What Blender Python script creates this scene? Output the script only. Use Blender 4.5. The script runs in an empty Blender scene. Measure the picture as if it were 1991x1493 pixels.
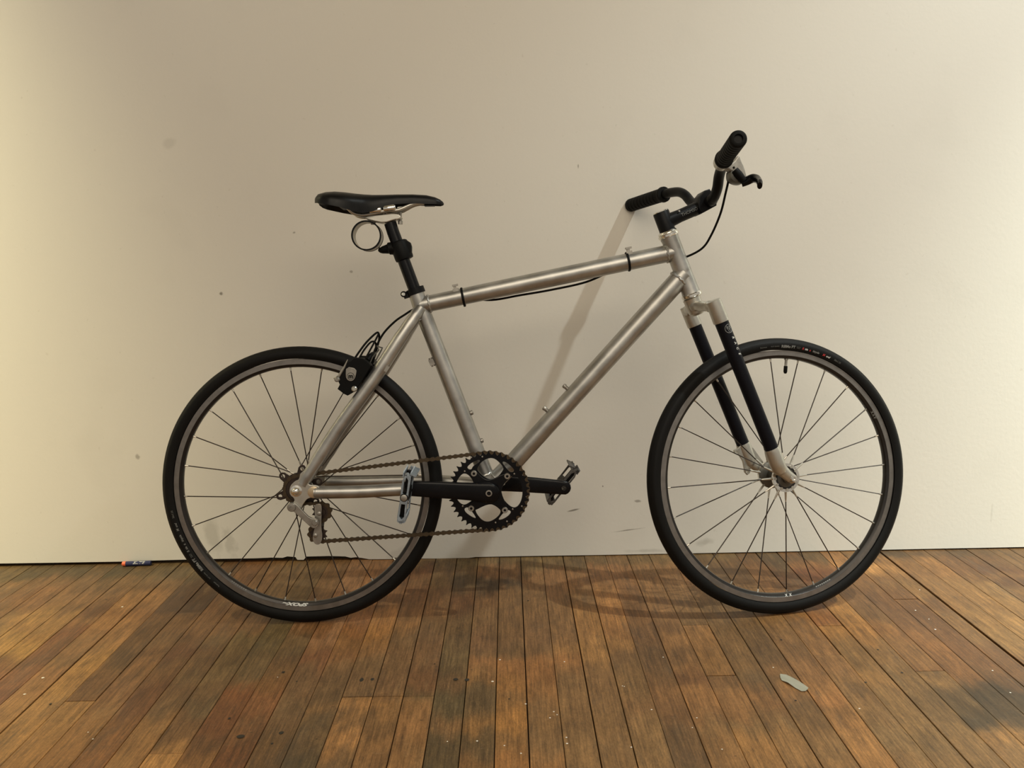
import bpy, bmesh, math, random
from mathutils import Matrix, Vector
from math import sin, cos, pi, radians, atan2, sqrt

scene = bpy.context.scene
COL = scene.collection

# ------------------------------------------------------------------ camera, world, lights, exposure
cam_d = bpy.data.cameras.new('camera'); cam = bpy.data.objects.new('camera', cam_d); COL.objects.link(cam)
cam_d.sensor_width = 36.0; cam_d.lens = 36.0 * 1650 / 1991; cam_d.clip_start = 0.05
_r = Vector((0.9998473, -0.00543102, -0.01660963)); _u = Vector((0.01723002, 0.14778965, 0.98886872)); _f = Vector((0.00291584, 0.9890039, -0.14786066))
cam.matrix_world = Matrix(((_r.x, _u.x, -_f.x, 0.0), (_r.y, _u.y, -_f.y, -2.21506792), (_r.z, _u.z, -_f.z, 0.80830137), (0, 0, 0, 1)))
scene.camera = cam
vs = scene.view_settings
vs.view_transform = 'Standard'; vs.look = 'None'; vs.gamma = 1.0; vs.exposure = 0.0; vs.use_curve_mapping = False

world = bpy.data.worlds.new('room_ambient'); scene.world = world; world.use_nodes = True
bg = world.node_tree.nodes['Background']; bg.inputs[0].default_value = (1.0, 0.906, 0.771, 1); bg.inputs[1].default_value = 0.417

def spot(name, loc, target, power, color, size, blend, radius):
    d = bpy.data.lights.new(name, 'SPOT'); o = bpy.data.objects.new(name, d); COL.objects.link(o)
    d.energy = power; d.color = color; d.spot_size = radians(size); d.spot_blend = blend; d.shadow_soft_size = radius
    o.location = loc; o.rotation_euler = (Vector(target) - Vector(loc)).to_track_quat('-Z', 'Y').to_euler()
    return o
# two ceiling track spotlights, right and left of the frame, and a soft ceiling fixture behind the camera
spot('track_spot_right', (2.07, -1.19, 3.60), (1.5, -0.25, -0.45), 409, (0.937, 1.0, 0.976), 78.4, 1.0, 0.035)
spot('added_spot_far_right', (3.41, -1.02, 3.60), (2.71, 0.0, -0.28), 2168, (0.918, 1.0, 0.902), 65.5, 1.0, 0.05)  # added lamp with no known source, brightens the wall towards the right
spot('track_spot_left', (-2.58, -1.19, 3.60), (-3.52, 0.0, 1.11), 2047, (1.0, 0.916, 0.584), 107.2, 1.0, 0.05)
la = bpy.data.lights.new('ceiling_panel', 'AREA'); lo = bpy.data.objects.new('ceiling_panel', la); COL.objects.link(lo)
la.shape = 'RECTANGLE'; la.size = 3.6; la.size_y = 2.6; la.energy = 99.6; la.color = (1.0, 0.876, 0.694)
lo.location = (0.3, -3.6, 3.3); lo.rotation_euler = (Vector((0, 0, 0.6)) - Vector(lo.location)).to_track_quat('-Z', 'Y').to_euler()

# ------------------------------------------------------------------ materials
def srgb(r, g, b):
    f = lambda c: c / 12.92 if c <= 0.04045 else ((c + 0.055) / 1.055) ** 2.4
    return (f(r / 255), f(g / 255), f(b / 255), 1)
def mat(name, col, rough=0.5, metal=0.0, noise=0.0, nscale=200, bump=0.0, spec=0.5, stretch=None, coat=0.0):
    m = bpy.data.materials.new(name); m.use_nodes = True; nt = m.node_tree; N = nt.nodes; L = nt.links
    p = N['Principled BSDF']; p.inputs['Base Color'].default_value = col; p.inputs['Roughness'].default_value = rough
    p.inputs['Metallic'].default_value = metal; p.inputs['Specular IOR Level'].default_value = spec
    p.inputs['Coat Weight'].default_value = coat
    if noise or bump:
        tc = N.new('ShaderNodeTexCoord'); mp = N.new('ShaderNodeMapping'); nz = N.new('ShaderNodeTexNoise')
        if stretch: mp.inputs['Scale'].default_value = stretch
        nz.inputs['Scale'].default_value = nscale; nz.inputs['Detail'].default_value = 4
        L.new(tc.outputs['Object'], mp.inputs[0]); L.new(mp.outputs[0], nz.inputs[0])
        if noise:
            hs = N.new('ShaderNodeMixRGB'); hs.blend_type = 'MULTIPLY'; hs.inputs[0].default_value = 1
            mr = N.new('ShaderNodeMapRange'); mr.inputs[1].default_value = .3; mr.inputs[2].default_value = .7
            mr.inputs[3].default_value = 1 - noise; mr.inputs[4].default_value = 1 + noise * .5
            L.new(nz.outputs[0], mr.inputs[0]); hs.inputs[1].default_value = col; L.new(mr.outputs[0], hs.inputs[2])
            L.new(hs.outputs[0], p.inputs['Base Color'])
            m2 = N.new('ShaderNodeMapRange'); m2.inputs[3].default_value = max(.05, rough - noise * .35); m2.inputs[4].default_value = min(1, rough + noise * .35)
            L.new(nz.outputs[0], m2.inputs[0]); L.new(m2.outputs[0], p.inputs['Roughness'])
        if bump:
            b = N.new('ShaderNodeBump'); b.inputs['Strength'].default_value = bump; b.inputs['Distance'].default_value = .001
            L.new(nz.outputs[0], b.inputs['Height']); L.new(b.outputs[0], p.inputs['Normal'])
    return m
M = dict(
    alloy=mat('brushed_alloy', (.43, .42, .395, 1), .38, .92, .24, 26, .05),
    weld=mat('weld_bead_alloy', (.46, .45, .42, 1), .38, .9, .15, 60, .15),
    cast=mat('satin_cast_alloy', (.52, .50, .445, 1), .36, .82, .08, 60),
    polished=mat('polished_alloy', (.82, .80, .74, 1), .18, 1.0, .05, 80),
    dull=mat('dull_grey_alloy', (.34, .32, .285, 1), .42, .8, .2, 80),
    bronze=mat('heat_tinted_alloy', (.62, .50, .34, 1), .4, .8, .1, 40),
    black=mat('satin_black_metal', (.0045, .0045, .005, 1), .42, 0, .2, 60, 0, .14),
    gloss=mat('gloss_black_metal', (.004, .004, .005, 1), .26, 0, .2, 40, 0, .2),
    carbon=mat('black_carbon_tube', (.0045, .0045, .0075, 1), .45, 0, .3, 400, .05, .14),
    rubber=mat('black_rubber', (.0045, .0042, .0035, 1), .65, 0, .2, 300, .1, .12),
    tread=mat('tyre_rubber', (.0055, .0052, .0048, 1), .60, 0, .25, 300, .1, .16),
    plastic=mat('black_plastic', (.0035, .0035, .0033, 1), .5, 0, .1, 100, 0, .12),
    leather=mat('black_saddle_cover', (.0050, .0048, .0048, 1), .36, 0, .3, 90, .1, .2),
    track=mat('worn_rim_track', (.24, .225, .21, 1), .40, .85, .15, 60),
    rimdark=mat('dark_rim_body', (.030, .027, .025, 1), .3, .6, .1, 60),
    spoke=mat('black_spoke', (.022, .013, .008, 1), .4, .3),
    chain=mat('rusty_chain_steel', (.085, .060, .035, 1), .5, .7, .4, 500),
    cog=mat('dark_cog_steel', (.05, .035, .028, 1), .45, .6, .3, 100),
    darkcage=mat('dark_pedal_alloy', (.09, .085, .08, 1), .45, .6, .4, 150),  # far pedal's cage, set darker than the near one
    darkgrey=mat('dark_grey_alloy', (.12, .115, .10, 1), .4, .7, .2, 80),
    bluegrey=mat('pale_blue_pedal_alloy', (.30, .35, .40, 1), .45, .6, .35, 120),
    white=mat('white_print', (.55, .55, .52, 1), .5), grey=mat('grey_print', (.20, .20, .19, 1), .5),
    dimwhite=mat('faded_print', (.13, .13, .12, 1), .5), red=mat('red_print', (.42, .03, .03, 1), .5),
    band=mat('ring_grey_band', (.45, .42, .36, 1), .45, .3, .1, 60),
    dart_blue=mat('navy_foam', (.022, .026, .085, 1), .8, 0, .2, 400, .2), dart_orange=mat('orange_rubber_tip', (.75, .14, .05, 1), .5),
    gapdark=mat('dark_gap_board', (.035, .024, .014, 1), .9, 0, .4, 40),
)

# ------------------------------------------------------------------ mesh helpers
class MB:
    def __init__(s): s.v = []; s.f = []; s.m = []
    def add(s, vs, fs, mi=0):
        n = len(s.v); s.v += [tuple(v) for v in vs]; s.f += [tuple(i + n for i in f) for f in fs]; s.m += [mi] * len(fs); return s
    def build(s, name, mats, parent=None, mtx=None, angle=35, smooth=True):
        me = bpy.data.meshes.new(name); me.from_pydata(s.v, [], s.f); 
        if not isinstance(mats, (list, tuple)): mats = [mats]
        for m in mats: me.materials.append(m)
        me.polygons.foreach_set('material_index', s.m)
        bm = bmesh.new(); bm.from_mesh(me); bmesh.ops.recalc_face_normals(bm, faces=bm.faces); bm.to_mesh(me); bm.free()
        if smooth: me.shade_smooth(); me.set_sharp_from_angle(angle=radians(angle))
        return link(name, me, parent, mtx)
def link(name, me, parent=None, mtx=None):
    o = bpy.data.objects.new(name, me); COL.objects.link(o)
    if parent: o.parent = parent
    if mtx is not None: o.matrix_local = mtx
    return o
def empty(name, parent=None, mtx=None):
    o = link(name, None, parent, mtx); o.empty_display_size = .05; return o
def frame_at(a, b, up=(0, 0, 1)):
    d = (Vector(b) - Vector(a)); x = d.normalized(); u = Vector(up)
    if abs(x.dot(u)) > .97: u = Vector((1, 0, 0))
    y = u.cross(x).normalized(); z = x.cross(y)
    return Matrix(((x.x, y.x, z.x, a[0]), (x.y, y.y, z.y, a[1]), (x.z, y.z, z.z, a[2]), (0, 0, 0, 1))), d.length
def tube(mb, pts, rad, seg=20, cap=True, mi=0, closed=False, squash=None):
    P = [Vector(p) for p in pts]; n = len(P); R = rad if isinstance(rad, (list, tuple)) else [rad] * n
    tang = []
    for i in range(n):
        if closed: t = P[(i + 1) % n] - P[i - 1]
        else: t = P[min(i + 1, n - 1)] - P[max(i - 1, 0)]
        tang.append(t.normalized())
    nrm = Vector((0, 1, 0)) if abs(tang[0].y) < .9 else Vector((0, 0, 1))
    nrm = (nrm - tang[0] * nrm.dot(tang[0])).normalized(); vs = []
    for i in range(n):
        nrm = (nrm - tang[i] * nrm.dot(tang[i])).normalized(); b = tang[i].cross(nrm)
        for k in range(seg):
            a = 2 * pi * k / seg; q1 = q2 = R[i]
            if squash: q1 = R[i] * squash[0]; q2 = R[i] * squash[1]
            vs.append(P[i] + nrm * cos(a) * q1 + b * sin(a) * q2)
    fs = []
    for i in range(n if closed else n - 1):
        j = (i + 1) % n
        for k in range(seg): fs.append((i * seg + k, i * seg + (k + 1) % seg, j * seg + (k + 1) % seg, j * seg + k))
    if cap and not closed: fs.append(tuple(range(seg))); fs.append(tuple((n - 1) * seg + k for k in range(seg)))
    return mb.add(vs, fs, mi)
def lathe(mb, a, b, prof, seg=32, mi=0, cap=True):
    """prof: list of (t metres along a->b, radius)"""
    m, _ = frame_at(a, b); vs = []; n = len(prof)
    for t, r in prof:
        for k in range(seg):
            q = 2 * pi * k / seg; vs.append(m @ Vector((t, r * cos(q), r * sin(q))))
    fs = [(i * seg + k, i * seg + (k + 1) % seg, (i + 1) * seg + (k + 1) % seg, (i + 1) * seg + k) for i in range(n - 1) for k in range(seg)]
    if cap: fs.append(tuple(range(seg))); fs.append(tuple((n - 1) * seg + k for k in range(seg)))
    return mb.add(vs, fs, mi)
def ringlathe(mb, prof, seg=96, mi=0, a0=0, a1=None):
    """closed profile of (radius, w) turned about the local Y axis"""
    n = len(prof); full = a1 is None; steps = seg if full else seg + 1; vs = []
    for s in range(steps):
        q = 2 * pi * s / seg if full else a0 + (a1 - a0) * s / seg
        for r, w in prof: vs.append((r * sin(q), w, r * cos(q)))
    fs = []
    for s in range(seg):
        t = (s + 1) % steps
        for k in range(n): fs.append((s * n + k, s * n + (k + 1) % n, t * n + (k + 1) % n, t * n + k))
    return mb.add(vs, fs, mi)
def box(mb, c, s, m=None, mi=0):
    vs = [Vector((c[0] + i * s[0] / 2, c[1] + j * s[1] / 2, c[2] + k * s[2] / 2)) for i in (-1, 1) for j in (-1, 1) for k in (-1, 1)]
    if m is not None: vs = [m @ v for v in vs]
    return mb.add(vs, [(0, 1, 3, 2), (4, 6, 7, 5), (0, 4, 5, 1), (2, 3, 7, 6), (0, 2, 6, 4), (1, 5, 7, 3)], mi)
def smooth_path(pts, n=8):
    P = [Vector(p) for p in pts]; P = [P[0] * 2 - P[1]] + P + [P[-1] * 2 - P[-2]]; out = []
    for i in range(1, len(P) - 2):
        for k in range(n):
            t = k / n; a, b, c, d = P[i - 1], P[i], P[i + 1], P[i + 2]
            out.append(.5 * ((2 * b) + (c - a) * t + (2 * a - 5 * b + 4 * c - d) * t * t + (3 * b - a - 3 * c + d) * t ** 3))
    out.append(P[-2]); return out
def eval_curve(cu):
    o = bpy.data.objects.new('tmp', cu); COL.objects.link(o); dg = bpy.context.evaluated_depsgraph_get(); dg.update()
    me = bpy.data.meshes.new_from_object(o.evaluated_get(dg)); vs = [v.co.copy() for v in me.vertices]; fs = [tuple(p.vertices) for p in me.polygons]
    bpy.data.objects.remove(o); bpy.data.curves.remove(cu); bpy.data.meshes.remove(me); return vs, fs
def plate(mb, loops, t, w=0.0, bev=0.0, mi=0, sc=.001, rnd=0):
    """flat plate in the X-Z plane: outline and holes, thickness t, centred on y=w"""
    cu = bpy.data.curves.new('tmp', 'CURVE'); cu.dimensions = '2D'; cu.fill_mode = 'BOTH'; K = 1 / sc; cu.extrude = (t / 2 - bev) * K; cu.bevel_depth = bev * K; cu.bevel_resolution = 1; cu.offset = -bev * K
    for lp in loops:
        if rnd: lp = round_loop(lp, rnd)
        sp = cu.splines.new('POLY'); sp.points.add(len(lp) - 1)
        for p, q in zip(sp.points, lp): p.co = (q[0], q[1], 0, 1)
        sp.use_cyclic_u = True
    vs, fs = eval_curve(cu)
    return mb.add([(v.x * sc, w - v.z * sc, v.y * sc) for v in vs], fs, mi)
def round_loop(lp, k=2):
    for _ in range(k):
        o = []
        for i in range(len(lp)):
            a, b = lp[i], lp[(i + 1) % len(lp)]
            o += [(a[0] * .75 + b[0] * .25, a[1] * .75 + b[1] * .25), (a[0] * .25 + b[0] * .75, a[1] * .25 + b[1] * .75)]
        lp = o
    return lp
def circ(x, z, r, n=20, a0=0): return [(x + r * cos(2 * pi * k / n + a0), z + r * sin(2 * pi * k / n + a0)) for k in range(n)]
def text_mesh(s, size, extrude=.0002, shear=0.0, bold=0.0):
    cu = bpy.data.curves.new('tmp', 'FONT'); cu.body = s; cu.size = size; cu.extrude = extrude; cu.align_x = 'CENTER'; cu.align_y = 'CENTER'; cu.shear = shear; cu.offset = bold; cu.resolution_u = 3
    return eval_curve(cu)

# ------------------------------------------------------------------ room: wall and floor
def wall_material():
    m = bpy.data.materials.new('white_wall_paint'); m.use_nodes = True; nt = m.node_tree; N = nt.nodes; L = nt.links; p = N['Principled BSDF']
    p.inputs['Roughness'].default_value = .62; p.inputs['Specular IOR Level'].default_value = .3
    tc = N.new('ShaderNodeTexCoord'); col = None
    def noise(scale, detail=3, vec=None):
        n = N.new('ShaderNodeTexNoise'); n.inputs['Scale'].default_value = scale; n.inputs['Detail'].default_value = detail; L.new(vec or tc.outputs['Object'], n.inputs[0]); return n.outputs[0]
    def mr(x, a, b, c, d):
        n = N.new('ShaderNodeMapRange'); n.inputs[1].default_value = a; n.inputs[2].default_value = b; n.inputs[3].default_value = c; n.inputs[4].default_value = d; L.new(x, n.inputs[0]); return n.outputs[0]
    def mix(f, a, b):
        n = N.new('ShaderNodeMixRGB'); L.new(f, n.inputs[0]) 
        if isinstance(a, tuple): n.inputs[1].default_value = a
        else: L.new(a, n.inputs[1])
        n.inputs[2].default_value = b; return n.outputs[0]
    col = mix(mr(noise(1.3), .35, .7, 0, .2), WALL_A, WALL_B)
    col = mix(mr(noise(5, 4), .58, .76, 0, .08), col, (.42, .39, .33, 1))
    col = mix(mr(noise(70, 2), .70, .76, 0, .18), col, (.40, .36, .29, 1))
    # scuffs: x, z, half-length, half-height, angle, strength, colour
    for x, z, a, b, an, st, c in SCUFFS:
        mp = N.new('ShaderNodeMapping'); mp.vector_type = 'TEXTURE'; mp.inputs['Location'].default_value = (x, 0, z); mp.inputs['Rotation'].default_value = (0, -an, 0); mp.inputs['Scale'].default_value = (a, 1e3, b)
        L.new(tc.outputs['Object'], mp.inputs[0]); ln = N.new('ShaderNodeVectorMath'); ln.operation = 'LENGTH'; L.new(mp.outputs[0], ln.inputs[0])
        sub = N.new('ShaderNodeMath'); sub.operation = 'ADD'; L.new(ln.outputs['Value'], sub.inputs[0]); L.new(mr(noise(60 if a < .02 else 25), .3, .7, -.35, .45), sub.inputs[1])
        col = mix(mr(sub.outputs[0], .5, 1.15, st, 0), col, c)
    L.new(col, p.inputs['Base Color'])
    b = N.new('ShaderNodeBump'); b.inputs['Strength'].default_value = .12; b.inputs['Distance'].default_value = .002; L.new(noise(90, 4), b.inputs['Height']); L.new(b.outputs[0], p.inputs['Normal'])
    return m
WALL_A, WALL_B = (.68, .65, .58, 1), (.63, .60, .535, 1)
_d = (.16, .14, .11, 1); _g = (.36, .34, .29, 1)
SCUFFS = [(-.744, .727, .005, .005, 0, .8, _d), (-.995, .298, .007, .009, .5, .5, _d), (.167, .130, .023, .0028, .22, .8, _d), (.320, .072, .040, .0022, .12, .7, _d), (.523, .032, .030, .012, .35, .45, _g),
 (-.810, .075, .022, .060, .05, .4, _g), (-.765, .055, .016, .050, .25, .38, _g), (.246, .195, .0022, .003, 0, .9, _d), (.184, 1.035, .002, .006, 0, .6, _d), (-.848, 1.108, .02, .012, .3, .22, _g), (-.404, .778, .004, .003, 0, .5, _d),
 (-.546, .880, .004, .003, .4, .6, _d), (.340, .152, .010, .004, 0, .6, _d), (.36, .012, .05, .006, 0, .4, _g), (.44, .045, .018, .003, -.2, .4, _g), (-.30, .02, .06, .02, .6, .25, _g), (1.30, .10, .003, .03, 0, .25, _g)]
# painted wall board with its uneven lower edge, over a dark recess
prof = [(-4.2, .0085), (-1.39, .0085), (-1.25, .0080), (-1.063, .0078), (-.98, .0092), (-.837, .0108), (-.70, .0104), (-.655, .0116), (-.625, .0104), (-.612, .0142), (-.590, .0120), (-.585, .0040), (-.568, .0036), (-.560, .0128), (-.50, .0132), (-.455, .0112), (-.440, .0070), (-.425, .0085), (-.405, .0050), (-.39, .0020), (-.33, .0012), (-.318, .0050), (-.290, .0055), (-.272, .0016), (-.20, .0006), (-.12, .0006), (-.10, .0030), (.02, .0030), (.30, .0024), (.60, .0028), (1.0, .0030), (1.4, .0036), (4.2, .004)]
mb = MB(); zt = 4.3; vs = []
for x, z in prof: vs += [(x, 0, z), (x, 0, zt), (x, .016, z)]
fs = []
for i in range(len(prof) - 1):
    a, b = 3 * i, 3 * i + 3; fs += [(a, b, b + 1, a + 1), (a, a + 2, b + 2, b)]
mb.add(vs, fs); w = mb.build('wall_back', wall_material(), smooth=False); w['kind'] = 'structure'
mb = MB(); box(mb, (0, .024, .06), (8.4, .012, .13)); t = mb.build('trim_1', M['gapdark'], smooth=False); t['kind'] = 'structure'
mb = MB(); box(mb, (0, -2.6, 3.95), (8.4, 5.3, .1)); o = mb.build('ceiling', mat('dark_added_ceiling', (.22, .20, .17, 1), .9), smooth=False); o['kind'] = 'structure'  # unseen ceiling, added and kept dark to hold ambient light off the floor
# ---- floor boards
def floor_material():
    m = bpy.data.materials.new('worn_floor_board'); m.use_nodes = True; nt = m.node_tree; N = nt.nodes; L = nt.links; p = N['Principled BSDF']
    at = N.new('ShaderNodeAttribute'); at.attribute_name = 'tone'; ge = N.new('ShaderNodeNewGeometry')
    def nz(sc, stretch, det=4, rough=.55, dist=0):
        mp = N.new('ShaderNodeMapping'); mp.inputs['Scale'].default_value = stretch; L.new(ge.outputs['Position'], mp.inputs[0]); n = N.new('ShaderNodeTexNoise'); n.inputs['Scale'].default_value = sc; n.inputs['Detail'].default_value = det; n.inputs['Roughness'].default_value = rough; n.inputs['Distortion'].default_value = dist; L.new(mp.outputs[0], n.inputs[0]); return n.outputs[0]
    def mr(x, a, b, c, d):
        n = N.new('ShaderNodeMapRange'); n.inputs[1].default_value = a; n.inputs[2].default_value = b; n.inputs[3].default_value = c; n.inputs[4].default_value = d; L.new(x, n.inputs[0]); return n.outputs[0]
    def mul(a, b, f=1.0):
        n = N.new('ShaderNodeMixRGB'); n.blend_type = 'MULTIPLY'; n.inputs[0].default_value = f; L.new(a, n.inputs[1]); L.new(b, n.inputs[2]); return n.outputs[0]
    def mixc(f, a, c, mode='MIX'):
        n = N.new('ShaderNodeMixRGB'); n.blend_type = mode; L.new(f, n.inputs[0]); L.new(a, n.inputs[1]); n.inputs[2].default_value = c; return n.outputs[0]
    c = at.outputs['Color']
    c = mul(c, mr(nz(210, (1, .035, 1), 8, .8), .35, .65, .54, 1.42))          # long grain
    c = mul(c, mr(nz(38, (1, .30, 1), 12, .85, .3), .35, .65, .58, 1.36))          # cloudy wear
    c = mixc(mr(nz(9, (1, .3, 1), 12, .8, .4), .54, .66, 0, .42), c, (.062, .050, .034, 1))  # grey-brown grime
    c = mixc(mr(nz(11, (1.3, .22, 1), 12, .8, .4), .58, .70, 0, .34), c, (.15, .070, .034, 1))  # reddish wear
    c = mixc(mr(nz(14, (1.1, .25, 1), 12, .8, .3), .58, .70, 0, .28), c, (.36, .24, .11, 1))  # bare pale wear
    c = mixc(mr(nz(330, (1, .06, 1), 4, .7), .56, .68, 0, .55), c, (.045, .026, .012, 1))   # dark pores
    c = mixc(mr(nz(300, (.14, 1, 1), 3, .55), .64, .76, 0, .16), c, (.34, .28, .20, 1))      # cross scratches
    c = mul(c, mr(nz(420, (1, .4, 1), 3, .7), .3, .7, .80, 1.2))
    c = mixc(mr(nz(65, (1, .5, 1), 6, .8), .62, .70, 0, .35), c, (.05, .036, .022, 1))
    c = mixc(mr(nz(40, (1, 1, 1), 2, .5), .74, .77, 0, .7), c, (.03, .018, .010, 1))         # nail heads, spots
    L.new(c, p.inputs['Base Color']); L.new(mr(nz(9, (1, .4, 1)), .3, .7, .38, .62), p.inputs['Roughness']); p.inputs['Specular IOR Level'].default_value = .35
    b = N.new('ShaderNodeBump'); b.inputs['Strength'].default_value = .25; b.inputs['Distance'].default_value = .0015; L.new(nz(60, (1, .05, 1), 6, .65), b.inputs['Height']); L.new(b.outputs[0], p.inputs['Normal'])
    return m
edges = [-.035]
while edges[0] > -2.1: edges.insert(0, edges[0] - .0577)
_r = [.0225, .080, .1375, .195, .253, .3115, .3715, .430, .487, .546, .606, .664, .721, .778, .836, .893, .950, 1.0015, 1.064, 1.122, 1.180]
edges += _r
while edges[-1] < 2.1: edges.append(edges[-1] + .0577)
known = {(-.843): [-.7265], (-.6157): [-.904], (-.788): [-.327], (-.325): [-.729], (-.209): [-.732], (.3715): [-.446, -.674], (.606): [-.597], (.778): [-.671], (.893): [-.325], (.664): [-.461], (.1375): [-.102], (-.2667): [-.729]}
rnd = random.Random(11)
fm = floor_material()
floor = MB(); box(floor, (0, -1.6, -.035), (8.4, 3.4, .03)); floor = floor.build('floor', M['gapdark'], smooth=False); floor['kind'] = 'structure'
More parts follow.
